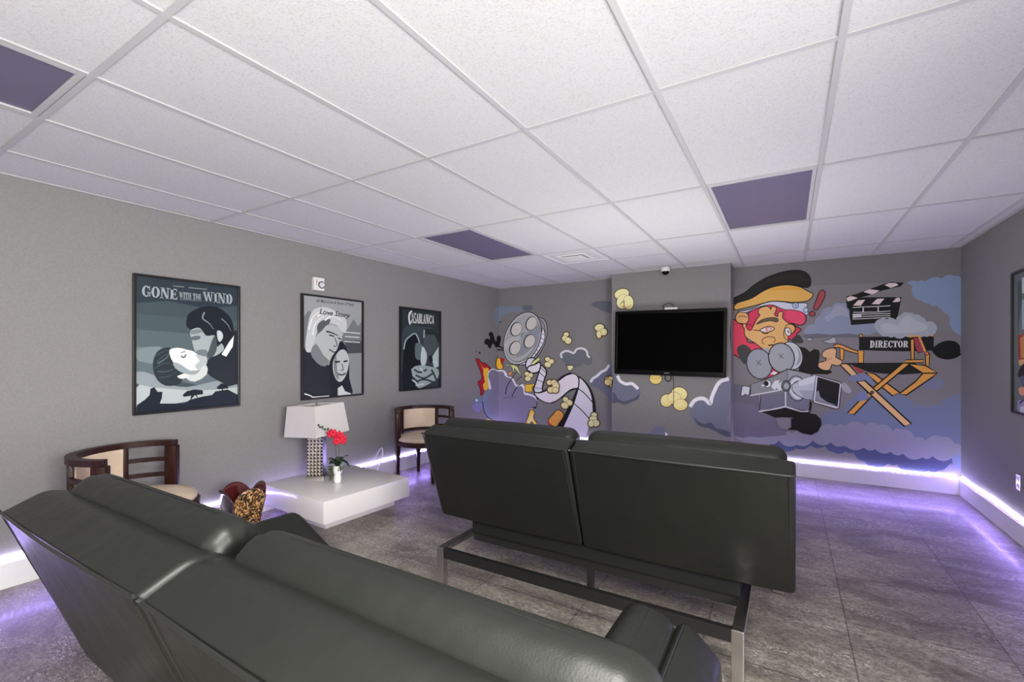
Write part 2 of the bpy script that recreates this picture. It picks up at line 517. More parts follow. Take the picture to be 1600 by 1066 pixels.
class Paint:
    """collects flat coloured polygons given in measured points and lays them on planes as one mesh per plane"""

    def __init__(self, planes, frame=(0, 0, 1.0), k=1.0, step=5e-5, rect=None):
        self.rect = rect              # optional (low, high, bottom, top) limits on the plane
        self.planes = planes          # list of (name, axis, value, outward sign, umin, umax)
        self.fr = frame
        self.k = k
        self.step = step
        self.bold = 1.0
        self.layer = 0
        self.polys = []               # (color, layer, pts)

    def frame(self, x, y, s, base=None):
        self.fr = (x, y, s)
        if base is not None:
            self.layer = base

    def _pts(self, s):
        if isinstance(s, str):
            v = [float(t) for t in s.replace(',', ' ').split()]
            s = list(zip(v[::2], v[1::2]))
        return [Vector((self.fr[0] + a / self.fr[2], self.fr[1] + b / self.fr[2])) for a, b in s]

    def fill(self, c, s, smooth=3, line=None, lc=(25, 22, 22)):
        p = self._pts(s)
        if smooth:
            p = catmull(p, True, smooth)
        self.layer += 1
        self.polys.append((c, self.layer, p))
        if line:
            self._ribbon(lc, line, p, True)

    def cloud(self, c, s, size, depth=.22, smooth=3):
        """a filled outline whose edge is broken into round puffs"""
        p = catmull(self._pts(s), True, smooth)
        ar = sum(p[i].x * p[(i + 1) % len(p)].y - p[(i + 1) % len(p)].x * p[i].y for i in range(len(p)))
        sg = 1 if ar > 0 else -1
        size = size / self.fr[2]
        node, acc, k = [p[0]], 0.0, 0
        lens = [size * f for f in (1.0, .7, 1.25, .85, 1.1, .6)]
        for i in range(len(p)):
            acc += (p[(i + 1) % len(p)] - p[i]).length
            if acc > lens[k % 6]:
                node.append(p[(i + 1) % len(p)]); acc = 0.0; k += 1
        out = []
        for i in range(len(node)):
            a, b = node[i], node[(i + 1) % len(node)]
            d = b - a
            if d.length < 1e-6:
                continue
            n = Vector((d.y, -d.x)) * sg
            for j in range(6):
                t = j / 6
                out.append(a + d * t + n * depth * 4 * t * (1 - t))
        self.layer += 1
        self.polys.append((c, self.layer, out))

    def ell(self, c, cx, cy, rx, ry, rot=0, line=None, lc=(25, 22, 22), n=26, a0=0, a1=360):
        R = math.radians(rot)
        s = []
        for i in range(n):
            t = math.radians(a0 + (a1 - a0) * i / n)
            x, y = rx * math.cos(t), ry * math.sin(t)
            s.append((cx + x * math.cos(R) - y * math.sin(R), cy + x * math.sin(R) + y * math.cos(R)))
        self.fill(c, s, 0, line, lc)

    def stroke(self, c, w, s, smooth=4, closed=False):
        p = self._pts(s)
        if smooth:
            p = catmull(p, closed, smooth)
        self._ribbon(c, w, p, closed)

    def _ribbon(self, c, w, p, closed):
        self.layer += 1
        N = len(p)
        w0 = w if isinstance(w, (tuple, list)) else (w, w)
        nn = []
        for i in range(N):
            t = (p[(i + 1) % N] - p[i - 1]) if closed else (p[min(i + 1, N - 1)] - p[max(0, i - 1)])
            if t.length < 1e-9:
                t = Vector((1, 0))
            t.normalize()
            ww = self.bold * (w0[0] + (w0[1] - w0[0]) * i / max(1, N - 1)) / 2 / self.fr[2]
            nn.append(Vector((-t.y, t.x)) * ww)
        for i in range(N if closed else N - 1):
            j = (i + 1) % N
            self.polys.append((c, self.layer, [p[i] + nn[i], p[j] + nn[j], p[j] - nn[j], p[i] - nn[i]]))

    def quadpoly(self, c, quad, polys, italic=0.0):
        """unit-square polygons mapped into a measured quad (bl, br, tr, tl)"""
        q = self._pts(quad)
        self.layer += 1
        for pl in polys:
            out = []
            for x, y in pl:
                x = x + italic * y
                b = q[0] + (q[1] - q[0]) * x
                t = q[3] + (q[2] - q[3]) * x
                out.append(b + (t - b) * y)
            self.polys.append((c, self.layer, out))

    def build(self, name, parents, maker):
        res = []
        for (pname, axis, val, sgn, u0, u1), par in zip(self.planes, parents):
            bm = bmesh.new()
            mats, idx = [], {}
            for c, lay, p in self.polys:
                q = clip(clip(p, u0, 1), u1, -1)
                if len(q) < 3:
                    continue
                vv = val + sgn * (0.0006 + self.step * lay)
                P3 = [on_plane(a.x, a.y, axis, vv) for a in q]
                if self.rect:
                    for i3, lo, hi in ((1 - axis, *self.rect[:2]), (2, *self.rect[2:])):
                        P3 = clip3(clip3(P3, i3, lo, 1), i3, hi, -1)
                    if len(P3) < 3:
                        continue
                if c not in idx:
                    idx[c] = len(mats)
                    mats.append(maker(c, self.k))
                vs = [bm.verts.new(x) for x in P3]
                if len(vs) == 3 or (len(vs) == 4 and len(p) == 4):
                    tris = [tuple(range(len(vs)))]
                else:
                    tris = tessellate_polygon([[Vector((a[1 - axis], a.z, 0)) for a in P3]])
                for t in tris:
                    if len(set(t)) < 3:
                        continue
                    try:
                        f = bm.faces.new([vs[i] for i in t])
                        f.material_index = idx[c]
                    except ValueError:
                        pass
            if not bm.faces:
                bm.free(); continue
            loose = [v for v in bm.verts if not v.link_faces]
            bmesh.ops.delete(bm, geom=loose, context='VERTS')
            # all faces look into the room
            want = Vector((0, 0, 0)); want[axis] = sgn
            bm.normal_update()
            for f in bm.faces:
                if f.normal.dot(want) < 0:
                    f.normal_flip()
            me = bpy.data.meshes.new(name)
            bm.to_mesh(me); bm.free()
            for mm in mats:
                me.materials.append(mm)
            res.append(link(name, me, par))
        return res


def clip3(p, i, val, side):
    out = []
    n = len(p)
    for k in range(n):
        a, b = p[k], p[(k + 1) % n]
        ia, ib = (a[i] - val) * side >= 0, (b[i] - val) * side >= 0
        if ia:
            out.append(a)
        if ia != ib:
            out.append(a + (b - a) * ((val - a[i]) / (b[i] - a[i])))
    return out


def clip(p, u, side):
    out = []
    n = len(p)
    for i in range(n):
        a, b = p[i], p[(i + 1) % n]
        ia, ib = (a.x - u) * side >= 0, (b.x - u) * side >= 0
        if ia:
            out.append(a)
        if ia != ib:
            t = (u - a.x) / (b.x - a.x)
            out.append(a + (b - a) * t)
    return out


_pm = {}


def paint_mat(c, k):
    key = (c, round(k, 3))
    if key not in _pm:
        _pm[key] = mat('paint_%02x%02x%02x' % c, rgb(*c, k), 0.7, spec=0.25)
    return _pm[key]


def print_mat(c, k):
    key = ('print', c, round(k, 3))
    if key not in _pm:
        _pm[key] = mat('print_%02x%02x%02x' % c, rgb(*c, k), 0.35, spec=0.3)
    return _pm[key]


# ---- a small slab-serif alphabet made of polygons in a 1-high box
def _ring(cx, cy, rx, ry, ix, iy, a0, a1, n=14):
    o = []
    for i in range(n):
        a, b = math.radians(a0 + (a1 - a0) * i / n), math.radians(a0 + (a1 - a0) * (i + 1) / n)
        o.append([(cx + rx * math.cos(a), cy + ry * math.sin(a)), (cx + rx * math.cos(b), cy + ry * math.sin(b)),
                  (cx + ix * math.cos(b), cy + iy * math.sin(b)), (cx + ix * math.cos(a), cy + iy * math.sin(a))])
    return o


def _r(x0, y0, x1, y1):
    return [(x0, y0), (x1, y0), (x1, y1), (x0, y1)]


GL = {
    'D': (.70, [_r(.07, 0, .29, 1), _r(0, 0, .34, .1), _r(0, .9, .34, 1)] + _ring(.32, .5, .36, .5, .13, .4, -90, 90)),
    'I': (.38, [_r(.08, 0, .30, 1), _r(0, 0, .38, .1), _r(0, .9, .38, 1)]),
    'R': (.74, [_r(.07, 0, .29, 1), _r(0, 0, .37, .1), _r(0, .9, .36, 1), [(.33, .5), (.5, .5), (.74, 0), (.5, 0)]] + _ring(.34, .73, .32, .27, .11, .17, -90, 90)),
    'E': (.64, [_r(.07, 0, .29, 1), _r(0, 0, .62, .1), _r(0, .9, .6, 1), _r(.29, .45, .47, .55), _r(.43, .34, .49, .66), [(.62, 0), (.62, .32), (.53, .1), (.5, 0)], [(.6, 1), (.6, .7), (.52, .9), (.5, 1)]]),
    'C': (.66, _ring(.36, .5, .36, .5, .14, .41, 40, 320, 20) + [_r(.57, .62, .64, .97), _r(.57, .05, .62, .3)]),
    'T': (.68, [_r(.23, 0, .45, 1), _r(.13, 0, .55, .1), _r(0, .9, .68, 1), [(0, 1), (0, .64), (.07, .64), (.14, .9)], [(.68, 1), (.68, .64), (.61, .64), (.54, .9)]]),
    'O': (.72, _ring(.36, .5, .36, .5, .14, .41, 0, 360, 24)),
    'G': (.76, _ring(.36, .5, .36, .5, .14, .41, 40, 330, 20) + [_r(.5, .06, .7, .45), _r(.43, .38, .76, .46), _r(.6, .62, .67, .97)]),
    'N': (.80, [_r(.1, 0, .18, 1), _r(.62, 0, .70, 1), [(.06, 1), (.3, 1), (.7, 0), (.52, 0)], _r(0, 0, .28, .08), _r(.52, .92, .8, 1), _r(0, .92, .2, 1)]),
    'W': (1.10, [[(.04, 1), (.27, 1), (.42, 0), (.32, 0)], [(.42, 0), (.32, 0), (.54, 1), (.6, 1)], [(.46, 1), (.68, 1), (.82, 0), (.72, 0)], [(.82, 0), (.72, 0), (.96, 1), (1.03, 1)], _r(0, .92, .34, 1), _r(.44, .92, .76, 1), _r(.86, .92, 1.1, 1)]),
    'H': (.80, [_r(.07, 0, .27, 1), _r(.53, 0, .73, 1), _r(.27, .46, .53, .55), _r(0, 0, .34, .08), _r(.46, 0, .8, .08), _r(0, .92, .34, 1), _r(.46, .92, .8, 1)]),
    'A': (.60, [[(0, 0), (.12, 0), (.33, 1), (.25, 1)], [(.25, 1), (.33, 1), (.60, 0), (.42, 0)], _r(.12, .26, .46, .34)]),
    'S': (.50, _ring(.25, .74, .25, .26, .12, .16, 20, 270, 14) + _ring(.25, .26, .25, .26, .12, .16, -160, 90, 14)),
    'B': (.56, [_r(.05, 0, .2, 1)] + _ring(.2, .74, .32, .26, .15, .17, -90, 90, 10) + _ring(.2, .26, .36, .26, .18, .17, -90, 90, 10)),
    'L': (.48, [_r(.05, 0, .2, 1), _r(.05, 0, .48, .11)]),
    ' ': (.3, []),
}


def word(txt, gap=.08, big_first=0.0):
    x, out = 0.0, []
    for i, ch in enumerate(txt):
        w, pl = GL[ch]
        s = 1 + (big_first if i == 0 else 0)
        out += [[(x + a * s, 1 - s + b * s) if big_first and i == 0 else (x + a, b) for a, b in p] for p in pl]
        x += w * s + gap
    x -= gap
    return [[(a / x, b) for a, b in p] for p in out]


def font_polys(txt, bold=0.0):
    """outline faces of the built-in font, scaled to the unit box"""
    cu = bpy.data.curves.new('lettering', 'FONT')
    cu.body = txt
    cu.resolution_u = 2
    cu.offset = bold
    o = bpy.data.objects.new('lettering', cu)
    COL.objects.link(o)
    bpy.context.view_layer.update()
    dg = bpy.context.evaluated_depsgraph_get()
    me = o.evaluated_get(dg).to_mesh()
    pl = [[(me.vertices[i].co.x, me.vertices[i].co.y) for i in p.vertices] for p in me.polygons]
    o.evaluated_get(dg).to_mesh_clear()
    bpy.data.objects.remove(o)
    bpy.data.curves.remove(cu)
    xs = [a for p in pl for a, b in p]; ys = [b for p in pl for a, b in p]
    x0, x1, y0, y1 = min(xs), max(xs), min(ys), max(ys)
    return [[((a - x0) / (x1 - x0), (b - y0) / (y1 - y0)) for a, b in p] for p in pl]

# ================================================================== THE ROOM
T = 0.12
floor = struct(obj('floor', nbox(XL - T, XR + T, YR - T, YB + T, -0.1, 0), M['floor']))
wl = struct(obj('wall_left', nbox(XL - T, XL, YR - T, YB + T, 0, ZT + .1), M['wall']))
wr = struct(obj('wall_right', nbox(XR, XR + T, YR - T, YB + T, 0, ZT + .1), M['wall']))
wb = struct(obj('wall_back', nbox(XL, XR, YB, YB + T, 0, ZT + .1), M['wall']))
wrear = struct(obj('wall_rear', nbox(XL, XR, YR - T, YR, 0, ZT + .1), M['wall']))
wc = struct(obj('wall_center', nbox(KX0, KX1, YC, YB, 0, ZT), M['wall']))

# suspended ceiling: tile field with openings left for the light fixtures
GX = [-0.61 + 0.61 * i for i in range(0, 10)]
GY = [-1.22 * 2 + 1.22 * j for j in range(0, 7)]
lights_at = [(0.61, 2.44), (3.05, 2.44), (0.61, -1.22)]
bm = bmesh.new()
xs = sorted(set([XL, XR] + [g for g in GX if XL < g < XR]))
ys = sorted(set([YR, YB] + [g for g in GY if YR < g < YB]))
for i in range(len(xs) - 1):
    for j in range(len(ys) - 1):
        if any(abs(xs[i] - a) < .01 and abs(ys[j] - b) < .01 for a, b in lights_at):
            continue
        box(bm, xs[i], xs[i + 1], ys[j], ys[j + 1], ZT + .004, ZT + .02)
ceil = struct(obj('ceiling', bm, M['ceil']))
bm = bmesh.new()
hw = 0.0115
for x in xs[1:-1]:
    box(bm, x - hw, x + hw, YR, YB, ZT - .002, ZT + .012)
for j, y in enumerate(ys[1:-1]):
    for i in range(len(xs) - 1):
        box(bm, xs[i] + hw, xs[i + 1] - hw, y - hw, y + hw, ZT - .0015, ZT + .012)
# the two-foot vent tile has its own cross tee
box(bm, 1.22 + hw, 1.83 - hw, 4.27 - hw, 4.27 + hw, ZT - .0015, ZT + .012)
box(bm, 1.83 + hw, 2.44 - hw, 4.27 - hw, 4.27 + hw, ZT - .0015, ZT + .012)
struct(obj('ceiling_grid', bm, M['tee'], ceil))
struct(obj('ceiling_top', nbox(XL - T, XR + T, YR - T, YB + T, ZT + .16, ZT + .2), M['ceil'], ceil))
# wall angle of the suspended ceiling
for n, b in (('trim_1', (XL, XL + .022, YR, YB)), ('trim_2', (XR - .022, XR, YR, YB)), ('trim_3', (XL + .022, KX0, YB - .022, YB)),
             ('trim_4', (KX1, XR - .022, YB - .022, YB)), ('trim_5', (KX0, KX1, YC - .022, YC))):
    struct(obj(n, nbox(*b, ZT - .003, ZT + .004), M['tee']))

# baseboards: a tall plain board with a stepped top
BH = 0.165


def baseboard(name, p, q, nrm):
    """board from p to q along a wall, nrm points into the room"""
    p, q, nrm = Vector((*p, 0)), Vector((*q, 0)), Vector((*nrm, 0))
    prof = [(0, 0), (.016, 0), (.016, BH - .02), (.012, BH - .008), (.012, BH), (0, BH)]
    bm = bmesh.new()
    A = [bm.verts.new(p + nrm * a + Vector((0, 0, b))) for a, b in prof]
    B = [bm.verts.new(q + nrm * a + Vector((0, 0, b))) for a, b in prof]
    for k in range(len(prof)):
        bm.faces.new((A[k], A[(k + 1) % len(prof)], B[(k + 1) % len(prof)], B[k]))
    bm.faces.new(A); bm.faces.new(B)
    return struct(obj(name, bm, M['white']))


def led(p, q, nrm, label, wave=0.0):
    """strip light lying on the baseboard's top edge"""
    p, q, nrm = Vector((*p, 0)), Vector((*q, 0)), Vector((*nrm, 0))
    L = (q - p).length
    t = (q - p).normalized()
    n = max(2, int(L / .08))
    root = thing('led_strip', label, 'light strip', p + Vector((0, 0, BH)), 0, 'LED strips on the baseboards')
    pts = []
    for i in range(n + 1):
        s = L * i / n
        pts.append(p + t * s + nrm * .0085 + Vector((0, 0, BH + .0042 + wave * (math.sin(s * 5.1) + 1) * .5)))
    bm = bmesh.new()
    rings = []
    for a in pts:
        ring = []
        for d, h in ((-.0045, -.003), (.0045, -.003), (.0055, .001), (.003, .0045), (-.003, .0045)):
            ring.append(bm.verts.new(a + nrm * d + Vector((0, 0, h)) - root.location))
        rings.append(ring)
    for A, B in zip(rings, rings[1:]):
        for k in range(5):
            bm.faces.new((A[k], A[(k + 1) % 5], B[(k + 1) % 5], B[k])).material_index = 0 if k < 3 else 1
    bm.faces.new(rings[0]); bm.faces.new(rings[-1])
    obj('glowing_tube', bm, [M['led'], M['led_top']], root)
    for k, c in ((pts[0], 1), (pts[-1], -1)):
        a = k + t * .004 * c - root.location
        obj('end_cap', ntube([a - t * .004, a + t * .004], .0062, 8, smooth=0), M['whitecable'], root)
    return root


baseboard('baseboard_left', (XL, YR), (XL, YB), (1, 0))
baseboard('baseboard_right', (XR, YR), (XR, YB), (-1, 0))
baseboard('baseboard_back', (KX1, YB), (XR - .016, YB), (0, -1))
baseboard('baseboard_back', (XL + .016, YB), (KX0, YB), (0, -1))
baseboard('baseboard_center', (KX0, YC), (KX1, YC), (0, -1))
led((XL, YR + .3), (XL, YB - .02), (1, 0), 'glowing violet-white light strip along the left wall baseboard below the film posters', 0.003)
led((XR, YR + .3), (XR, YB - .02), (-1, 0), 'glowing violet-white light strip along the right wall baseboard below the outlet', 0.010)
led((KX1 + .02, YB), (XR - .03, YB), (0, -1), 'glowing violet-white light strip under the director chair mural', 0.003)
led((XL + .03, YB), (KX0 - .02, YB), (0, -1), 'glowing light strip behind the sofa under the film reel mural', 0.003)
led((KX0 + .02, YC), (KX1 - .02, YC), (0, -1), 'glowing light strip below the television on the projecting wall', 0.003)

# ================================================================== MURAL
def u_of(x, y):
    dx, dy = x - CX0, y - CY0
    return 800 + F * (dx * cs + dy * sn) / (dy * cs - dx * sn)


uL, u0_, u1_, u2_, uR = u_of(XL, YB), u_of(KX0, YC), u_of(KX1, YC), u_of(KX1, YB), u_of(XR, YB)
planes = [('left', 0, XL, 1, -200, uL), ('back', 1, YB, -1, uL, u0_), ('center', 1, YC, -1, u0_, u1_), ('back2', 1, YB, -1, u2_, uR)]
P = Paint(planes, k=1.45)
P.bold = 1.3
GR, DG, BLK = (124, 124, 122), (82, 88, 98), (22, 22, 22)
CL, CLD, WH = (104, 106, 124), (72, 78, 95), (205, 203, 205)
YEL, PY, OR, RED = (236, 196, 84), (244, 238, 182), (228, 160, 72), (150, 30, 42)

# --- left field: clouds behind the reel
P.frame(720, 420, 3.808, 0)
P.fill((108, 118, 130), '208,232 300,226 372,232 360,256 300,260 262,272 236,300 222,326 206,338')
P.fill((88, 93, 104), '366,226 396,216 426,222 424,244 396,252 372,244')
P.fill((84, 86, 96), '780,205 812,194 860,194 896,198 896,262 860,256 832,248 808,230 782,222')
# thin swirl cloud, right of the strip
P.frame(720, 420, 3.808, 0)
P.cloud((92, 96, 100), '600,520 640,500 690,492 730,490 770,520 782,560 760,578 730,560 700,580 650,582 620,560 596,540', 40, .16)
P.stroke((192, 192, 196), 9, '602,532 596,508 622,490 650,494 672,502 690,480 722,474 748,490 754,514 766,530')
P.fill((92, 94, 112), '770,690 790,656 830,628 870,600 900,566 900,760 860,745 820,715 790,705')
P.stroke((188, 190, 198), 12, '772,676 786,654 808,640 838,614 862,602 884,572')
P.fill((96, 98, 116), '850,735 900,700 900,800 880,770')
# big lavender cloud with flames
P.frame(730, 560, 8.885, 0)
P.fill((150, 22, 38), '118,0 150,6 172,20 196,55 232,62 268,80 300,110 330,150 290,260 300,360 240,440 215,510 180,505 186,440 150,350 160,315 200,290 190,200 160,120 130,50', 2, 6)
P.fill((236, 190, 60), '170,40 215,120 250,140 275,128 300,160 300,300 310,380 270,440 235,440 220,360 245,330 225,220 222,150', 2)
P.fill((236, 190, 60), '412,0 398,90 412,140 450,155 490,150 500,110 470,60 460,0', 2, 8)
P.fill((150, 22, 38), '462,0 482,50 500,110 500,60 520,20 500,0', 2)
P.fill((96, 112, 128), '60,640 90,590 150,540 220,560 230,620 170,640 120,690 80,680')
P.fill((116, 112, 150), '70,650 120,625 190,620 215,640 200,700 160,745 110,740 80,700')
P.fill((200, 205, 215), '112,575 135,565 150,590 128,600')
P.fill((214, 212, 218), '285,250 296,190 330,152 370,146 405,165 450,160 500,165 545,200 560,250 610,262 650,300 690,370 760,350 800,400 800,470 860,490 930,520 965,560 940,690 840,720 700,900 380,890 300,400')
P.fill((110, 108, 124), '292,262 300,205 335,165 380,160 410,180 450,182 500,190 530,250 590,275 635,320 680,400 740,385 775,420 790,500 850,515 920,540 960,585 958,640 930,680 860,710 830,800 800,900 380,895 300,850 240,760 225,620 236,520 290,450 330,430 320,340')
P.fill((100, 118, 136), '330,430 290,450 236,520 222,620 236,720 290,820 350,830 300,760 262,660 268,560 300,490', 3)
P.stroke(BLK, 8, '214,600 222,660 240,745 280,812 340,850')
P.fill((246, 222, 110), '255,850 300,845 350,866 330,884 280,880')
P.stroke(BLK, 9, '640,250 590,320 550,400 530,500')
P.stroke(BLK, 9, '760,345 700,390 660,450 620,528')
P.stroke((70, 72, 84), 6, '500,556 545,545 580,535 615,556 650,530 680,556')
P.fill(BLK, '950,540 975,528 1000,545 980,572 960,560', 2)
P.stroke(BLK, 8, '965,600 966,640 945,676 880,690')
P.fill(BLK, '905,690 945,668 968,680 940,702', 2)
# sparks and blast below the reel
P.fill((226, 230, 150), '535,110 560,80 600,95 650,90 700,120 720,170 750,240 700,190 650,130 645,210 620,120 580,100', 1, 6)
P.fill((226, 150, 90), '560,215 600,180 626,200 600,245', 1, 5)
P.fill((238, 196, 60), '800,365 860,360 950,355 900,400 905,465 860,470 810,465', 1, 5)
P.stroke(BLK, 6, '640,250 660,215 690,190'); P.stroke(BLK, 6, '680,320 710,285 760,255')
# flames rising from the sofa edge
P.fill((214, 182, 70), '805,925 830,850 850,790 870,730 900,708 940,760 920,810 940,860 985,932 930,925 890,880 850,900', 2, 7)
P.fill((248, 232, 150), '830,925 850,850 885,790 905,760 910,830 940,900 900,860 868,905', 2)
# --- film reel
P.frame(740, 470, 9.69, 60)
P.fill((16, 14, 13), '165,660 172,590 210,572 250,590 240,530 225,500 268,470 300,510 320,590 350,620 352,550 395,530 415,570 400,640 392,680 450,712 440,730 380,700 335,708 300,650 280,660 262,722 225,708 205,665', 2)
P.ell((16, 14, 13), 92, 790, 14, 16); P.ell((16, 14, 13), 40, 770, 7, 8); P.ell((16, 14, 13), 407, 323, 10, 9)
P.stroke(BLK, 14, '360,750 420,742 460,760', 2)
P.ell((150, 150, 152), 905, 600, 178, 360, 21, 9)            # back flange
P.ell((128, 128, 130), 880, 600, 178, 340, 21, 6)
P.fill((226, 226, 232), '1040,420 1075,470 1080,560 1040,680 960,800 880,900 800,960 700,975 640,960 800,900 920,760 1000,620', 2, 9)
for a, b in (((1035, 500), (1080, 520)), ((1020, 560), (1070, 590)), ((1000, 620), (1050, 660)), ((970, 670), (1020, 715)), ((940, 725), (985, 775)), ((910, 775), (945, 820)), ((870, 820), (905, 860)), ((830, 860), (862, 905)), ((780, 900), (800, 945)), ((730, 930), (745, 968))):
    P.stroke((60, 60, 66), 6, [a, b], 0)
P.ell((24, 24, 24), 740, 570, 270, 420, 21)
P.ell((172, 174, 172), 738, 570, 258, 408, 21)
P.ell((122, 126, 128), 742, 572, 240, 385, 21)
P.ell((158, 160, 158), 735, 560, 222, 368, 21)
P.ell((150, 152, 152), 728, 548, 205, 350, 21)
P.fill((126, 132, 136), '770,520 930,400 1000,360 1010,480 960,620 900,700 780,800 700,840 640,850 740,640', 2)
P.fill((166, 168, 164), '470,640 560,560 700,540 640,640 560,640 500,760', 2)
for x, y in ((650, 432), (878, 345), (850, 615), (632, 718)):
    P.ell((22, 22, 22), x - 6, y, 84, 112, 24)
    P.ell((184, 181, 174), x, y, 74, 102, 24)
P.ell((90, 95, 98), 742, 522, 22, 38, 20); P.ell((150, 155, 156), 748, 524, 14, 28, 20)
# --- film strip
P.frame(730, 560, 8.885, 120)
P.fill((232, 232, 240), '815,60 850,0 940,0 900,60 870,120 835,140 812,110', 2, 12)
P.fill((222, 230, 150), '880,80 930,30 990,-10 1010,20 960,60 900,110', 1, 5)
P.fill((206, 203, 206), '830,155 860,110 940,85 1000,55 1020,90 1005,170 960,200 900,205 860,180', 3, 14)
P.fill((228, 228, 238), '1025,100 1060,120 1098,170 1100,215 1070,300 1045,400 1040,480 980,480 935,470 925,420 945,360 975,260 1000,180', 2, 14)
P.stroke(BLK, 7, '1020,130 1095,200', 0); P.stroke(BLK, 7, '1005,195 1075,262', 0); P.stroke(BLK, 7, '965,295 1060,335', 0); P.stroke((80, 80, 110), 6, '945,408 1040,425', 0)
P.frame(820, 560, 8.2, 130)
P.fill((208, 202, 206), '125,440 180,440 260,420 340,360 420,300 520,225 600,195 660,215 690,270 685,385 620,390 560,420 480,490 400,550 330,575 250,560 180,520 140,480', 3, 9)
P.stroke(BLK, (10, 22), '130,440 190,440 250,420 285,400')
P.stroke(BLK, 20, '425,285 480,240 540,208 600,192')
P.stroke(BLK, (8, 18), '330,572 400,548 470,500 540,440 600,402 680,386')
P.fill((226, 224, 236), '690,230 740,265 800,330 850,430 880,560 885,690 840,780 820,870 790,1000 700,1000 500,1000 430,1000 500,820 600,640 660,480 690,385', 1)
P.stroke(BLK, 12, '690,230 694,300 686,390'); P.stroke(BLK, (10, 34), '690,232 760,290 820,370 860,460 882,560 892,690')
P.stroke(BLK, (18, 62), '678,390 650,470 600,600 540,720 470,860 400,1010')
P.stroke(BLK, 9, '688,392 760,445 820,510 880,580'); P.stroke(BLK, 9, '630,580 700,640 760,700 820,770')


def popcorn(cx, cy, s, rot=0, c=PY, lobes=None):
    R = math.radians(rot)
    lobes = lobes or ((-.45, -.5, .5, .42), (.35, -.35, .5, .48), (-.1, .45, .62, .52))
    at = lambda a, b: (cx + s * (a * math.cos(R) - b * math.sin(R)), cy + s * (a * math.sin(R) + b * math.cos(R)))
    for a, b, rx, ry in lobes:
        P.ell((48, 40, 22), *at(a, b), s * (rx + .13), s * (ry + .13), rot)
    for a, b, rx, ry in lobes:
        P.ell((120, 96, 48), *at(a, b), s * (rx + .03), s * (ry + .03), rot)
        P.ell(c, *at(a, b), s * (rx - .03), s * (ry - .03), rot)
        P.ell((232, 208, 136), *at(a + .08, b + ry * .42), s * rx * .6, s * ry * .34, rot)
        P.ell(c, *at(a + .02, b + ry * .14), s * rx * .62, s * ry * .40, rot)


P.frame(820, 560, 8.2, 150)
popcorn(310, 55, 68, 20); popcorn(50, 235, 62, 10)
popcorn(365, 365, 88, 0, (242, 228, 172), ((-.55, -.62, .42, .38), (.1, -.6, .45, .42), (.35, -.1, .5, .6), (-.35, .45, .5, .45), (.3, .5, .5, .42)))
P.fill(PY, '525,85 560,95 610,90 622,125 580,158 550,145 545,110', 2, 6)
popcorn(535, 580, 78, 30)
P.fill(OR, '300,790 360,720 400,670 440,660 490,700 495,750 440,830 400,880 330,850', 2, 8); P.fill((170, 40, 52), '292,780 320,830 340,870 310,870', 2)
popcorn(885, 800, 90, 0, (240, 236, 184), ((.02, -.8, .42, .38), (-.1, -.3, .55, .36), (.25, .35, .55, .5), (-.4, .4, .42, .5)))
popcorn(1075, 290, 62, 0, (244, 222, 160), ((.35, -.5, .5, .4), (-.1, .25, .75, .7)))
P.frame(720, 420, 3.808, 150)
popcorn(630, 415, 33, -15, PY, ((.1, -.7, .5, .42), (-.35, -.1, .5, .5), (.15, .45, .6, .62)))
popcorn(832, 372, 38, -10, PY, ((-.1, -.6, .75, .55), (.45, .2, .55, .55), (-.35, .45, .4, .6)))

# --- chimney breast
P.frame(930, 420, 3.809, 0)
P.cloud((96, 98, 114), '96,630 130,635 165,690 220,680 262,715 266,750 240,780 205,795 175,805 130,790 96,750', 36, .2)
P.fill((70, 74, 90), '118,740 135,775 175,790 205,780 235,770 262,745 258,775 225,790 200,800 170,810 135,795 96,800 96,745', 2)
P.stroke((206, 204, 210), 14, '132,636 148,668 182,686 218,684 240,700 256,716')
P.fill((98, 100, 116), '325,975 345,950 375,938 405,942 418,965 416,990 330,990')
P.fill((204, 202, 210), '416,972 432,985 430,993 416,993', 1)
P.cloud((98, 101, 118), '568,830 600,790 640,785 685,808 700,760 720,715 745,680 800,655 806,1000 760,975 720,960 680,935 640,940 600,905 572,880', 48, .2)
P.fill((70, 74, 90), '585,880 610,905 650,925 690,915 720,950 760,958 806,975 806,1002 760,992 715,968 680,950 650,945 610,930', 2)
P.stroke((206, 204, 210), 17, '564,822 590,786 625,772 655,778 684,804 694,765 712,722 728,690 752,668 795,655')
P.frame(930, 420, 3.809, 60)
for lob, c0 in ((((158, 150, 44, 30, -15), (165, 195, 36, 44, 25), (198, 200, 30, 42, -8)), (242, 236, 176)), (((500, 745, 48, 40, 10), (425, 785, 36, 38, 20), (470, 770, 40, 36, 0), (508, 810, 42, 34, 0)), (244, 232, 164)), (((360, 655, 36, 32, 0), (358, 640, 30, 18, 0)), (238, 214, 130))):
    for x, y, a, b, r in lob:
        P.ell((40, 36, 28), x, y, a + 3.5, b + 3.5, r)
    for x, y, a, b, r in lob:
        P.ell((128, 104, 54), x, y, a + .8, b + .8, r)
        P.ell(c0, x, y, a - 1, b - 1, r)
        P.ell((224, 190, 108), x - 2, y + b * .40, a * .62, b * .36, r); P.ell(c0, x - 4, y + b * .18, a * .62, b * .38, r)
P.stroke((52, 44, 30), 3, '150,212 172,190 170,232', 3)
P.fill((238, 210, 140), '55,655 80,638 100,640 100,705 70,690', 2, 4)

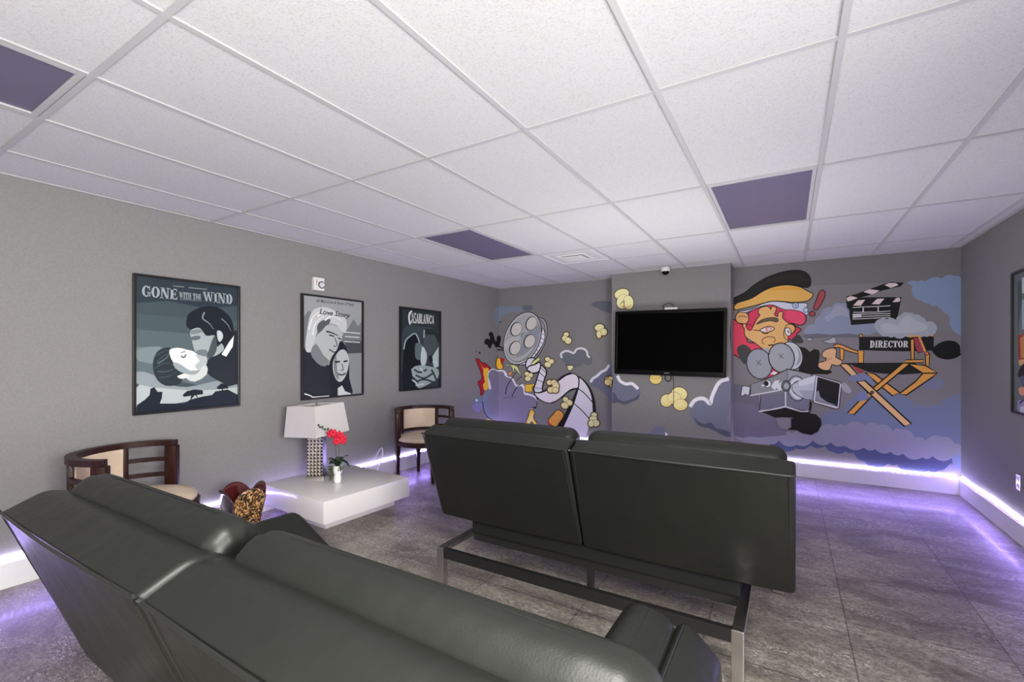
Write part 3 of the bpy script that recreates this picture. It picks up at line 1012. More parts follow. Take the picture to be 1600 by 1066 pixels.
# --- right field: ground and clouds
P.frame(0, 0, 1.0, 0)
P.fill((118, 115, 116), '1140,452 1504,437 1504,752 1140,690', 0)
P.frame(1270, 560, 5.6125, 2)
P.cloud((108, 118, 140), '-420,470 -300,440 -200,470 -100,520 0,545 110,520 150,465 270,470 300,400 380,330 440,300 500,310 560,330 620,320 700,330 780,325 850,380 920,430 990,445 1080,420 1200,400 1240,340 1310,315 1310,860 1200,830 900,700 400,640 100,600 0,620 -140,560 -420,800', 120, .20)
P.cloud((74, 80, 112), '-420,745 -330,735 -230,700 -120,745 -60,745 0,705 60,730 130,725 190,770 260,785 335,762 400,790 450,795 505,770 570,800 640,812 705,792 760,835 840,840 900,850 960,862 1010,842 1060,850 1090,836 1150,845 1220,838 1275,845 1240,900 1200,925 1150,935 1100,985 1040,995 960,970 900,988 830,990 780,960 740,930 680,915 620,945 550,950 490,935 440,890 400,870 360,830 290,815 220,830 160,815 110,770 40,765 -60,770 -200,800 -420,800', 95, .16)
P.cloud((134, 134, 148), '-700,640 -560,620 -420,700 -300,690 -120,640 0,640 80,600 170,605 260,585 330,605 420,590 520,585 600,590 640,640 700,640 760,620 830,650 870,700 950,695 1010,730 1060,690 1130,690 1200,740 1310,760 1310,860 1050,860 960,870 850,830 760,840 640,810 500,790 340,770 160,740 0,720 -140,760 -300,720 -420,760 -700,700', 120, .20)
P.fill((124, 124, 165), '1150,1000 1190,940 1240,930 1235,880 1270,850 1310,860 1310,1066 1220,1050', 2)
P.fill((118, 132, 164), '1230,920 1225,870 1260,845 1310,850 1310,960', 2)
P.frame(1290, 430, 6.273, 4)
P.cloud((120, 138, 162), '800,75 900,66 1040,58 1340,42 1340,590 1275,560 1260,530 1220,490 1225,420 1200,385 1150,350 1120,310 1040,285 960,260 900,225 860,200 850,150 870,110 830,90', 70, .16)
P.frame(1120, 400, 3.555, 6)
P.cloud((126, 134, 152), '482,425 510,400 560,365 580,320 620,310 650,270 690,264 730,290 760,300 820,340 880,380 880,425 760,425 700,435 620,432 540,440', 60, .2)
P.fill((142, 146, 160), '600,340 630,318 655,285 690,275 720,300 735,340 690,330 650,340 620,365', 3)
P.fill((96, 98, 104), '470,440 560,432 640,438 720,432 800,440 790,455 640,450 520,460', 2)
P.frame(1140, 520, 6.661, 6)
P.fill((100, 98, 110), '10,560 60,540 200,560 300,640 330,830 470,880 640,880 640,1000 500,1060 300,1060 10,1066', 2)
P.fill((108, 104, 122), '10,740 90,720 190,745 240,730 330,820 470,880 480,980 600,1066 10,1066', 2)
P.fill((128, 122, 132), '480,890 560,885 630,890 640,980 600,1010 520,990', 1)
for s in ('80,960 82,1040', '140,955 142,1040 175,1030', '205,1000 220,955 235,1000', '250,960 252,1010 280,1000', '305,965 340,965 340,985 305,985 305,1010 345,1010'):
    P.stroke((92, 90, 104), 3, s, 0)
P.frame(1290, 430, 6.273, 10)
P.cloud((112, 118, 140), '210,1010 240,985 300,965 380,970 430,990 440,1030 420,1066 300,1040', 60, .2)
P.cloud((112, 118, 140), '940,1066 980,1030 1060,1008 1130,1020 1160,1066 1100,1110 1020,1105', 60, .2)
P.fill((158, 162, 166), '0,660 -40,650 0,640 40,628 85,605 104,640 95,665 40,672', 2, 4)

# --- clapper board
P.frame(1290, 430, 6.273, 20)
P.fill((24, 26, 24), '205,210 300,185 560,90 640,68 770,74 735,110 560,150 400,205 340,218 745,216 700,440 560,425 500,470 400,478 250,490 235,400 232,340 210,320 200,240', 0)
P.fill((226, 208, 206), '200,225 245,200 320,222 260,250 215,262', 1, 5)
P.fill((226, 208, 206), '370,165 430,138 530,152 460,190', 0); P.fill((226, 208, 206), '578,98 620,78 690,78 715,98 640,126', 0)
P.fill((226, 208, 206), '270,298 320,246 388,242 345,300', 0); P.fill((226, 208, 206), '450,284 505,232 576,230 528,286', 0); P.fill((226, 208, 206), '655,266 690,226 722,218 735,245 720,262', 1)
P.fill((120, 118, 114), '345,218 400,206 560,152 735,112 770,76 700,140 560,182 480,208', 0)
for s in ('265,318 360,312 500,308 635,300', '270,365 500,362 635,352', '265,385 635,376', '265,408 635,395', '265,432 635,414'):
    P.stroke((200, 198, 196), 5, s, 0)
P.stroke((220, 218, 216), 8, '368,318 368,362', 0); P.stroke((220, 218, 216), 8, '515,312 515,355', 0)
P.stroke((205, 203, 200), 11, '265,392 350,386', 0); P.stroke((205, 203, 200), 11, '265,412 350,404', 0)
P.cloud((150, 156, 162), '480,490 500,450 560,425 620,440 690,440 730,420 740,385 800,372 860,380 890,410 940,410 985,460 1060,470 1090,510 1085,545 1050,560 1000,600 880,585 740,605 640,600 560,590 520,560', 70, .2)
P.fill((164, 168, 172), '540,500 600,470 700,490 760,420 820,400 880,440 960,470 1000,520 900,560 700,570 580,560', 2)

# --- director chair
P.frame(1290, 430, 6.273, 30)
WD, WDL = (226, 162, 78), (230, 188, 132)
P.fill((22, 23, 22), '1040,735 1080,690 1140,655 1210,642 1280,655 1318,700 1322,770 1340,778 1320,786 1270,815 1190,828 1110,810 1070,780', 2)
P.fill(WD, '330,605 332,585 345,578 362,590 362,610', 1, 5); P.fill(WD, '1005,600 1012,578 1040,570 1060,582 1062,606', 1, 5)
P.fill((26, 27, 26), '328,605 1060,602 1060,740 760,748 328,735', 0)
P.fill((28, 29, 28), '165,862 800,858 870,850 980,960 760,975 560,965 420,950 250,880', 0)
P.fill((150, 58, 62), '250,885 300,900 390,950 330,965', 1)
P.fill((146, 60, 74), '860,615 920,610 975,745 910,765 880,720', 1, 6)
P.stroke((232, 170, 96), 15, '810,600 915,597 985,770', 0)
P.fill(WD, '318,740 375,740 370,860 322,860', 0, 6); P.fill(WD, '138,715 180,715 175,830 145,830', 0, 6)
P.fill((224, 158, 90), '75,690 110,675 150,680 240,720 320,748 310,770 220,745 140,712 80,708', 1, 7)
P.fill(WD, '832,640 850,622 868,640 868,832 838,832', 1, 7)
P.fill(WD, '975,770 1000,752 1020,770 1015,890 985,890', 1, 7); P.ell((224, 120, 96), 990, 768, 20, 18, 0, 5)
P.fill(WD, '780,832 960,828 958,858 780,860', 0, 7)
P.frame(1270, 560, 5.6125, 62)
P.fill(WD, '845,50 985,62 1092,128 965,132', 0, 9)
P.fill(WD, '965,132 1092,130 1050,165 940,240 820,322 760,310 900,205', 0, 9)
P.fill(WD, '460,125 540,135 760,300 700,330 560,215', 0, 9)
P.fill(WDL, '235,55 290,45 320,60 400,150 345,165', 0, 9)
P.fill((112, 120, 148), '310,180 340,150 400,140 460,135 520,180 530,230 470,215 400,195 340,200', 2)
P.fill(WD, '790,42 850,50 560,290 360,495 305,480 420,360 480,360 470,310', 0, 9)
P.fill((110, 118, 150), '380,370 400,300 460,290 480,320 500,345 440,372', 2)
P.fill(WDL, '385,205 455,195 865,575 805,598', 0, 10)
P.ell((120, 80, 40), 520, 300, 14, 12, 0, 6)
P.frame(1290, 430, 6.273, 74)
P.quadpoly((236, 236, 236), '433,712 808,708 812,645 437,642', word('DIRECTOR', .07))

# --- the director's head
P.frame(1140, 415, 9.267, 20)
CR = (172, 48, 70)
P.fill((196, 62, 84), '20,800 120,820 190,860 230,960 250,1066 300,1120 620,1140 620,1400 820,1560 700,1760 560,1690 430,1560 330,1500 280,1420 60,1290 20,1200', 2, 10)
P.fill((206, 66, 88), '60,880 180,880 230,1000 260,1120 400,1200 400,1450 250,1380 100,1250 60,1100', 2)
P.fill((190, 58, 86), '280,680 440,600 620,560 820,640 880,640 1000,650 1090,700 1110,790 1060,860 980,860 880,830 1000,900 1040,930 980,980 960,1040 900,1080 860,1066 240,900 240,800', 2, 10)
P.fill((214, 74, 104), '820,660 900,640 1000,655 1075,720 1090,800 1040,850 960,840 880,800 830,760', 3)
SK = (224, 176, 114)
P.fill(SK, '420,640 450,610 520,590 570,600 600,640 605,600 640,590 680,620 660,680 650,715 700,740 700,690 745,665 775,690 765,760 850,830 900,860 950,880 940,960 850,1010 850,1100 830,1200 700,1250 560,1240 480,1210 380,1130 260,1060 215,1000 215,920 190,880 200,800 260,880 330,900 390,780 440,720 415,690', 2, 9)
P.fill(SK, '85,760 110,690 160,672 230,680 270,720 275,790 240,840 170,840 110,820', 3, 10)
P.stroke((90, 50, 30), 8, '130,745 160,732 210,735 250,750')
P.fill((188, 52, 74), '235,870 290,850 330,880 320,930 280,940 250,910', 3, 7)
P.fill((96, 84, 72), '385,855 440,800 520,768 600,755 680,760 705,790 680,820 600,800 520,810 450,830', 2, 7)
P.fill((250, 236, 230), '440,935 500,900 580,880 640,900 640,930 560,970 480,965', 2, 9)
P.ell((200, 120, 110), 565, 922, 46, 34, -10); P.ell((240, 220, 214), 568, 922, 24, 22)
P.stroke((70, 30, 25), 9, '345,935 440,945 500,985 560,980')
P.fill((232, 180, 110), '800,900 850,850 920,860 950,910 930,960 880,990 820,950', 2, 8)
P.ell((246, 244, 240), 845, 960, 44, 62, -15, 8); P.ell((120, 128, 120), 852, 958, 16, 22, -15); P.stroke((60, 40, 30), 8, '800,920 780,980 800,1050 840,1090')
P.stroke((90, 50, 30), 8, '480,1066 540,1035 620,1035 660,1066 640,1120'); P.stroke((70, 35, 25), 14, '560,1160 620,1150 680,1165')
P.stroke((90, 50, 30), 8, '480,1066 470,1110 500,1140')
P.fill((196, 200, 216), '120,660 300,640 460,560 620,520 800,530 900,550 1060,540 1130,560 1110,620 1140,690 1110,720 1060,680 960,650 880,640 800,640 700,600 620,570 500,580 380,620 280,670 200,680', 2, 7)
P.ell((166, 178, 200), 955, 580, 44, 40, 0, 7, (70, 80, 110)); P.ell((166, 178, 200), 1102, 645, 34, 36, 0, 7, (70, 80, 110)); P.stroke((90, 100, 130), 6, '935,575 960,565 972,582 950,600')
P.fill((34, 34, 32), '15,490 60,470 220,390 340,290 520,180 720,105 900,70 1040,75 1130,120 1172,190 1172,280 1130,320 1050,310 880,270 720,285 560,330 460,390 380,440 280,500 60,560 110,600 60,650 40,600', 2, 8)
P.fill((40, 38, 33), '300,350 520,220 720,150 920,120 1080,150 1130,220 1060,250 880,200 700,220 500,290', 3)
P.fill((234, 184, 98), '60,600 100,550 160,525 280,490 380,440 460,385 600,320 760,285 880,285 1020,310 1130,370 1205,410 1200,450 1130,510 1000,530 880,530 700,515 560,525 420,565 280,600 120,640 80,640', 2, 9)
P.fill((226, 166, 66), '560,350 700,310 880,300 1020,330 1060,360 880,350 700,360', 3)
P.fill((150, 70, 76), '1212,620 1262,480 1300,380 1340,355 1380,380 1380,450 1320,570 1270,640 1240,640', 2, 9); P.ell((150, 70, 76), 1197, 698, 42, 36, 0, 9)
# --- the film camera
P.frame(1140, 520, 6.661, 60)
P.fill((30, 28, 26), '735,145 790,160 835,200 880,170 925,180 940,220 935,270 920,340 960,390 1060,395 1065,415 1020,435 900,430 830,440 720,400', 1)
P.fill((60, 60, 60), '640,80 690,30 730,25 750,60 770,90 755,108 690,108', 2)
P.fill((150, 152, 154), '800,65 830,52 866,66 850,84 815,84', 2, 4)
P.fill((64, 66, 64), '75,180 110,130 160,125 210,160 225,210 180,260 165,330 120,290', 3)
P.fill((150, 154, 160), '330,180 380,160 410,170 410,250 380,290', 2)
P.ell((132, 136, 142), 310, 325, 132, 160, -16, 7); P.ell((140, 144, 150), 305, 322, 118, 146, -16)
P.ell((178, 182, 188), 640, 240, 118, 148, -18, 7)
for k in range(6):
    P.stroke((140, 144, 150), 5, [(700 + 8 * k, 150 + 12 * k), (724 + 3 * k, 240 + 10 * k), (690 + 2 * k, 350 - 3 * k)])
P.ell((140, 144, 150), 540, 262, 134, 156, -14, 8); P.ell((148, 151, 156), 535, 258, 116, 136, -14)
for x, y in ((302, 312), (537, 243)):
    P.stroke((50, 52, 54), 4, [(x - 26, y - 24), (x + 26, y + 28)], 0); P.stroke((50, 52, 54), 4, [(x + 22, y - 30), (x - 20, y + 28)], 0)
P.fill((205, 207, 210), '420,430 460,400 500,415 470,440', 1)
P.fill((112, 114, 122), '215,545 330,500 480,440 600,378 760,410 850,440 850,470 840,740 820,820 590,780 400,800 310,820 330,640 215,655', 0, 7)
P.fill((128, 130, 134), '225,540 480,450 590,395 590,600 400,620 230,650', 0)
P.fill((140, 142, 146), '610,385 845,435 830,560 610,560', 0)
P.fill((106, 106, 122), '330,650 575,620 575,765 420,795 320,800', 0); P.fill((110, 110, 126), '600,600 830,690 815,815 600,770', 0)
P.stroke((205, 206, 212), 9, '215,655 400,622 520,600', 0); P.stroke((196, 198, 204), 10, '582,610 582,770', 0)
P.stroke((214, 214, 220), 11, '305,820 420,805 582,770 740,822 820,822', 0)
P.fill((190, 196, 202), '115,650 130,560 160,552 215,570 200,655 160,640 140,660', 1, 6)
P.fill((206, 208, 212), '470,500 520,495 500,560 470,600 430,560', 1); P.ell((206, 208, 212), 395, 533, 38, 40, 0, 5); P.ell((28, 28, 28), 383, 530, 22, 26); P.ell((206, 208, 212), 345, 550, 14, 12)
P.ell((150, 153, 158), 700, 580, 95, 130, -8, 6); P.ell((196, 199, 204), 705, 580, 78, 112, -8); P.ell((130, 134, 140), 712, 585, 58, 88, -8); P.ell((200, 203, 208), 700, 660, 46, 22, 10)
P.fill((200, 203, 208), '486,560 530,520 570,505 600,540 585,590 520,600', 2); P.ell((110, 114, 120), 588, 555, 48, 55, 0, 7); P.ell((150, 154, 158), 590, 556, 32, 38, 0, 5)
P.fill((174, 178, 186), '650,540 720,500 760,490 900,440 880,700 780,690 700,650 650,600', 1, 6)
P.fill((198, 201, 208), '720,500 900,440 890,520 720,560', 1); P.fill((150, 154, 164), '720,600 885,600 880,700 780,690', 1)
P.fill((222, 224, 230), '900,445 1150,515 1165,540 1140,780 1110,795 880,730 868,700', 1, 7)
P.fill((40, 42, 44), '915,460 1145,528 1125,775 890,710', 0)
P.fill((28, 28, 28), '925,470 1148,535 1128,740 1060,740 950,680 925,600 905,620', 1); P.fill((130, 133, 144), '895,705 900,620 925,600 945,670 1010,720 1080,745 1120,770', 1)
P.fill((24, 23, 22), '330,825 430,808 590,782 740,825 830,825 830,720 860,720 850,800 835,840 900,850 950,900 958,960 920,1030 850,1066 760,1050 690,1015 600,1010 640,985 640,900 660,885 560,880 470,885 400,850', 1)
P.fill((226, 180, 136), '960,225 985,185 1050,160 1100,165 1115,200 1105,255 1170,290 1160,330 1110,345 1065,330 1050,375 1010,395 950,380 920,350 930,310 985,300 1010,265 975,260', 2, 7)
P.stroke((180, 120, 70), 6, '985,300 1030,280 1060,262'); P.fill((150, 150, 154), '1160,545 1195,520 1240,560 1270,610 1240,630 1180,600', 3)

for o_ in P.build('mural', [wl, wb, wc, wb], paint_mat):
    struct(o_)

# ================================================================== FRAMED POSTERS
def poster(axis, wall, sgn, a0, a1, z0, z1, label, umin, umax, draw, group, fw=.017, depth=.028):
    """frame bars along the wall from a0 to a1, the print behind them, drawn by draw(paint)"""
    pos = [0, 0, z0]
    pos[axis] = wall; pos[1 - axis] = (a0 + a1) / 2
    root = thing('framed_poster', label, 'poster', pos, 0, group)
    bm = bmesh.new()
    lo, hi = sorted((wall + sgn * .001, wall + sgn * depth))

    def bar(p0, p1, q0, q1):
        b = [0] * 6
        b[2 * axis], b[2 * axis + 1] = lo, hi
        o = 1 - axis
        b[2 * o], b[2 * o + 1] = p0, p1
        b[4], b[5] = q0, q1
        box(bm, *b, bev=.002)
    bar(a0, a1, z0, z0 + fw); bar(a0, a1, z1 - fw, z1); bar(a0, a0 + fw, z0 + fw, z1 - fw); bar(a1 - fw, a1, z0 + fw, z1 - fw)
    for v in bm.verts:
        v.co -= Vector(pos)
    obj('frame', bm, M['frame'], root)
    bm = bmesh.new()
    b = [0] * 6
    b[2 * axis], b[2 * axis + 1] = sorted((wall + sgn * .002, wall + sgn * .012))
    o = 1 - axis
    b[2 * o], b[2 * o + 1] = a0 + fw * .5, a1 - fw * .5
    b[4], b[5] = z0 + fw * .5, z1 - fw * .5
    box(bm, *b)
    for v in bm.verts:
        v.co -= Vector(pos)
    obj('backing_board', bm, M['frame'], root)
    pp = Paint([('p', axis, wall + sgn * .0125, sgn, umin, umax)], k=1.02, step=2.5e-5, rect=(a0 + fw * .9, a1 - fw * .9, z0 + fw * .9, z1 - fw * .9))
    draw(pp)
    for r in pp.build('print', [root], print_mat):
        r.data.transform(Matrix.Translation(-Vector(pos)))
    return root


def poster_sunset(p):
    p.frame(190, 410, 4.1)
    p.fill((64, 76, 82), '95,85 745,160 745,925 95,970', 0)
    for i, (y0, y1, c) in enumerate(((85, 260, (44, 54, 62)), (330, 470, (70, 84, 88)), (430, 560, (84, 98, 102)), (540, 640, (104, 118, 122)), (620, 760, (92, 106, 112)))):
        p.fill(c, [(95, y0), (745, y0 + 50), (745, y1 + 20), (520, y1 + 34), (300, y1 - 12), (95, y1)], 0)
    p.fill((120, 134, 136), '100,560 240,540 330,600 240,650 140,640 98,620', 3)
    p.fill((176, 184, 184), '98,800 160,770 240,800 330,790 420,820 520,800 640,790 745,770 745,860 500,880 98,930', 2)
    p.fill((140, 150, 154), '98,700 200,720 300,780 420,800 560,770 745,740 745,800 500,820 300,810 98,780', 2)
    # a generic couple leaning together
    p.fill((26, 32, 38), '415,400 430,330 520,285 620,290 700,360 720,460 690,540 600,600 560,520 520,440 440,430', 3)
    p.fill((34, 40, 46), '540,640 620,560 700,480 745,440 745,780 620,760 540,700', 2)
    p.fill((226, 230, 228), '640,590 690,510 720,470 712,540 670,605', 1)
    p.fill((158, 168, 168), '440,440 500,420 540,470 600,470 610,540 640,520 655,560 600,600 545,605 490,580 466,560 450,500', 3)
    p.fill((92, 102, 106), '440,480 500,470 500,492 450,500', 2); p.fill((110, 120, 122), '480,565 540,560 560,600 500,592', 2)
    p.fill((190, 197, 196), '612,440 640,445 650,480 630,510 615,490', 3)
    p.stroke((120, 132, 136), (12, 3), '530,320 520,360 560,390 590,430'); p.stroke((110, 122, 126), (8, 3), '640,360 680,400 700,440')
    p.fill((40, 50, 54), '200,650 230,570 300,545 350,580 380,660 400,720 370,780 280,790 220,740', 3)
    p.fill((222, 226, 222), '305,565 360,548 420,560 462,572 500,600 545,610 540,660 490,690 430,700 380,660 330,640', 3)
    p.fill((200, 206, 202), '420,700 500,690 545,660 545,720 470,765 415,745', 2)
    p.stroke((88, 98, 100), 9, '380,600 400,610 412,590'); p.stroke((120, 130, 130), 6, '380,580 410,570'); p.fill((214, 218, 214), '355,730 420,708 430,728 390,748', 2)
    p.stroke((90, 104, 108), (10, 3), '230,650 290,610 300,580'); p.stroke((80, 94, 98), (8, 3), '230,700 290,700 340,680')
    p.fill((150, 160, 162), '330,640 380,655 440,695 500,690 470,720 400,712 345,680', 2); p.fill((176, 184, 184), '470,590 545,612 540,655 490,688 470,660 500,630', 2)
    p.fill((70, 80, 84), '600,470 612,540 590,600 545,608 560,560 580,500', 2); p.fill((120, 130, 132), '440,440 500,428 520,446 450,462', 2)
    for s in ('215,600 260,575 300,560', '225,640 270,600 310,590', '215,680 260,650 320,650', '240,740 300,730 350,700'):
        p.stroke((62, 74, 78), (9, 3), s)
    # dark hills and trees
    p.fill((24, 32, 44), '98,915 150,880 180,850 185,810 210,800 230,830 262,830 258,870 245,905 300,905 400,905 440,880 520,860 580,850 600,828 680,815 745,850 745,925 98,970', 1)
    p.fill((24, 30, 40), '390,850 420,825 470,815 520,820 522,845 480,850 500,885 470,850 440,885 445,855 400,862', 1)
    p.fill((24, 30, 40), '610,800 640,775 680,785 684,808 650,810 652,840 640,812 615,812', 1)
    q1, q2, q3 = '130,218 358,240 358,172 132,146', '368,232 512,242 512,204 368,188', '522,252 712,270 710,204 518,186'
    LC = (150, 160, 164)
    p.quadpoly(LC, q1, word('GONE', .03)); p.quadpoly(LC, q2, word('WITH THE', .06)); p.quadpoly(LC, q3, word('WIND', .03))
    p.stroke((110, 120, 124), 7, '330,152 400,158', 0); p.stroke((110, 120, 124), 7, '430,162 548,174', 0); p.stroke((120, 130, 134), 3, '372,238 512,248', 0)


def poster_meadow(p):
    p.frame(440, 420, 4.443)
    p.fill((150, 153, 154), '155,185 555,232 555,872 155,900', 0)
    p.fill((112, 116, 118), '155,330 190,290 240,330 300,480 420,470 470,400 500,350 530,400 555,370 555,590 155,600', 1)
    p.fill((70, 74, 78), '440,500 555,500 555,585 450,590', 1); p.fill((132, 136, 138), '450,590 555,585 555,872 450,880', 0)
    # generic man and woman, head to head
    p.fill((34, 40, 44), '155,560 200,540 230,620 300,660 360,700 380,880 155,900', 2)
    p.fill((190, 193, 192), '165,560 178,420 200,320 240,275 320,270 400,310 450,360 445,440 410,430 380,390 320,380 270,400 240,460 220,540 200,580', 3)
    p.fill((84, 90, 92), '245,400 280,360 340,350 320,400 280,440 255,450', 2)
    p.fill((172, 177, 176), '240,470 280,430 320,390 380,400 420,440 415,500 395,560 370,610 330,640 270,610 215,560', 3)
    p.fill((118, 124, 125), '200,580 240,520 290,600 330,640 300,680 240,650', 2)
    p.stroke((46, 52, 54), (12, 6), '310,435 350,445 390,465'); p.stroke((40, 44, 46), 9, '330,460 365,470'); p.stroke((40, 44, 46), 9, '392,480 412,490')
    p.stroke((96, 102, 104), 8, '370,480 385,530 360,540'); p.stroke((80, 84, 86), 10, '330,560 360,578 380,580')
    for s in ('190,420 215,340 260,300', '215,460 235,380 290,330', '300,360 350,330 420,360', '250,330 320,295 380,315'):
        p.stroke((228, 230, 228), (10, 3), s)
    p.fill((28, 32, 38), '330,700 345,620 385,560 410,500 450,550 470,640 470,760 490,880 360,890', 3)
    p.fill((176, 182, 180), '362,630 400,570 440,565 468,620 460,700 430,770 395,785 365,740 355,680', 3)
    p.fill((120, 128, 128), '362,640 380,600 385,700 400,770 370,740', 2)
    p.stroke((30, 34, 36), 12, '370,648 405,645'); p.stroke((30, 34, 36), 11, '430,645 458,640'); p.stroke((90, 96, 97), 7, '418,660 428,700 410,705'); p.stroke((70, 74, 76), 11, '390,730 420,738 445,725')
    p.fill((196, 200, 198), '390,830 420,810 440,850 480,865 490,880 390,888', 1); p.fill((30, 32, 40), '155,840 250,870 330,880 330,892 155,905', 1)
    p.stroke((214, 216, 216), 8, '158,868 200,882 225,892 330,884')
    p.quadpoly((70, 73, 74), '235,236 498,266 498,240 236,208', font_polys("Ali MacGraw & Ryan O'Neal", .012), .03)
    p.quadpoly((48, 50, 52), '262,326 468,352 470,308 262,274', font_polys('Love Story', .022), .05)
    for s in ('440,440 545,450', '440,470 540,478', '436,505 545,512'):
        p.stroke((196, 198, 198), 7, s, 0)


def poster_night(p):
    p.frame(440, 420, 4.443)
    p.fill((40, 50, 52), '835,278 1095,304 1095,832 835,845', 0)
    p.fill((54, 66, 68), '840,420 960,400 1090,440 1090,700 840,760', 2)
    # generic pair facing each other
    p.fill((18, 24, 28), '845,600 850,520 890,465 935,455 960,500 985,560 975,640 990,760 950,830 845,835', 3)
    p.stroke((150, 166, 166), 9, '848,560 862,500 900,462 930,452 950,490 960,525'); p.fill((92, 106, 106), '930,520 975,530 985,580 970,630 930,620', 3)
    p.fill((70, 80, 80), '985,500 1010,440 1050,430 1085,480 1070,560 1030,600 1000,590', 3)
    p.fill((38, 44, 46), '985,420 1040,420 1090,450 1090,520 1060,460 1000,460', 2); p.stroke((170, 182, 180), 8, '990,425 988,480')
    p.fill((184, 198, 194), '975,540 1000,570 1010,620 990,680 965,650', 2); p.fill((176, 192, 190), '1040,620 1090,540 1090,680 1060,690', 1)
    p.fill((24, 30, 34), '1020,610 1045,600 1050,640 1030,660', 1)
    p.fill((150, 166, 164), '900,700 960,670 1030,680 1090,700 1085,760 1040,790 960,830 930,800', 2)
    for s in ('920,700 960,720 1010,700', '930,740 990,760 1060,720', '940,780 1000,770 1080,800', '900,745 950,790', '1040,700 1085,790'):
        p.stroke((44, 56, 58), 12, s)
    for s in ('930,810 990,800', '960,690 985,720', '1060,640 1080,660', '905,770 940,800'):
        p.stroke((204, 214, 212), 7, s)
    W_ = (224, 226, 224)
    p.quadpoly(W_, '884,378 1058,384 1060,326 884,300', word('CASABLANCA', .06, .0))
    p.stroke(W_, 9, '905,292 888,310 884,345 892,388')


def poster_colour(p):
    p.frame(1540, 400, 3.807)
    p.fill((98, 108, 112), '150,90 420,40 420,960 170,960', 0)
    p.fill((66, 82, 80), '190,150 215,140 215,260 200,400 190,460', 1)
    for i in range(7):
        p.fill((186, 196, 206), [(216 + 26 * i, 130 - 4 * i), (236 + 26 * i, 126 - 4 * i), (236 + 26 * i, 220), (216 + 26 * i, 224)], 0)
        p.fill((150, 166, 180), [(216 + 26 * i, 262), (236 + 26 * i, 258), (236 + 26 * i, 430), (216 + 26 * i, 440)], 0)
    p.fill((150, 60, 50), '190,470 420,440 420,640 195,620', 0); p.fill((206, 166, 110), '195,620 420,590 420,690 200,650', 0)
    p.fill((190, 130, 80), '205,490 240,470 250,600 210,610', 1)
    p.fill((28, 26, 44), '195,690 225,640 270,650 290,720 240,740 195,720', 2); p.fill((70, 84, 110), '200,720 260,700 420,720 420,820 230,800', 1)
    p.fill((220, 150, 120), '195,790 230,780 250,820 210,830', 2); p.fill((150, 140, 180), '190,860 420,840 420,960 190,960', 0); p.fill((196, 200, 216), '205,900 260,880 420,900 420,960 205,960', 1)
    p.stroke((40, 40, 80), 10, '200,880 225,860 250,880')


poster(0, XL, 1, .708, 1.441, .951, 1.957, 'black framed grey film poster with hilltop trees and title GONE WITH THE WIND', 100, 420, poster_sunset, 'framed film posters')
poster(0, XL, 1, 2.008, 2.747, .948, 1.966, 'black framed pale grey film poster of a couple titled Love Story', 400, 620, poster_meadow, 'framed film posters')
poster(0, XL, 1, 3.292, 4.04, .945, 1.959, 'black framed dark film poster titled CASABLANCA, nearest the mural', 600, 720, poster_night, 'framed film posters')
poster(0, XR, -1, 3.47, 4.216, .946, 1.993, 'black framed coloured poster on the right wall cut by the picture edge', 1500, 1700, poster_colour, 'framed film posters')

# ================================================================== TELEVISION
tv = thing('television', 'large black flat television mounted on the projecting mural wall', 'television', (2.245, YC, 1.13))
tv.rotation_euler = (0, math.radians(.9), 0)
TW, TH = .653, .80
obj('back_shell', nbox(-TW + .03, TW - .03, -.085, -.04, .03, TH - .03, bev=.01), M['gloss'], tv)
bm = bmesh.new()
for b in ((-TW, TW, 0, .062), (-TW, TW, TH - .038, TH), (-TW, -TW + .034, .062, TH - .038), (TW - .034, TW, .062, TH - .038)):
    box(bm, b[0], b[1], -.115, -.055, b[2], b[3], bev=.005)
obj('bezel', bm, M['gloss'], tv)
obj('screen', nbox(-TW + .03, TW - .03, -.108, -.06, .058, TH - .034), M['screen'], tv)
obj('mounting_bracket', nbox(-.2, .2, -.042, -.001, .25, .6, bev=.004), M['blacksteel'], tv)
obj('maker_mark', nbox(-.03, .03, -.1165, -.114, .026, .036), mat('grey_mark', rgb(110, 110, 112), .4), tv)
c = tag(obj('power_cable', ntube([(2.20, YC - .012, 1.16), (2.21, YC - .018, 1.08), (2.24, YC - .016, 1.055), (2.27, YC - .014, 1.075), (2.285, YC - .03, 1.15)], .006), M['blackcable']), 'short black cable loop hanging just below the television', 'cable')
c = tag(obj('antenna_wire', ntube([(2.30, YC - .03, 1.17), (2.302, YC - .008, 1.05), (2.305, YC - .006, .9), (2.30, YC - .006, .775), (2.295, YC - .008, .765)], .0035), M['blackcable']), 'thin black wire hanging straight down below the television over painted popcorn', 'wire')
wb_ = thing('media_box', 'small white box with looped black cable on top of the television', 'box', (2.29, YC - .07, 1.931))
wb_.rotation_euler = (0, math.radians(.9), 0)
obj('body', nbox(-.075, .075, -.03, .03, 0, .028, bev=.006), M['plastic'], wb_)
obj('indicator', nbox(-.05, .05, -.032, -.029, .012, .017), mat('indicator_grey', rgb(180, 180, 190), .3), wb_)
obj('cable', ntube([(-.07, .02, .014), (-.11, .03, .05), (-.05, .045, .085), (.0, .05, .07), (.03, .055, .03)], .0035), M['blackcable'], wb_)

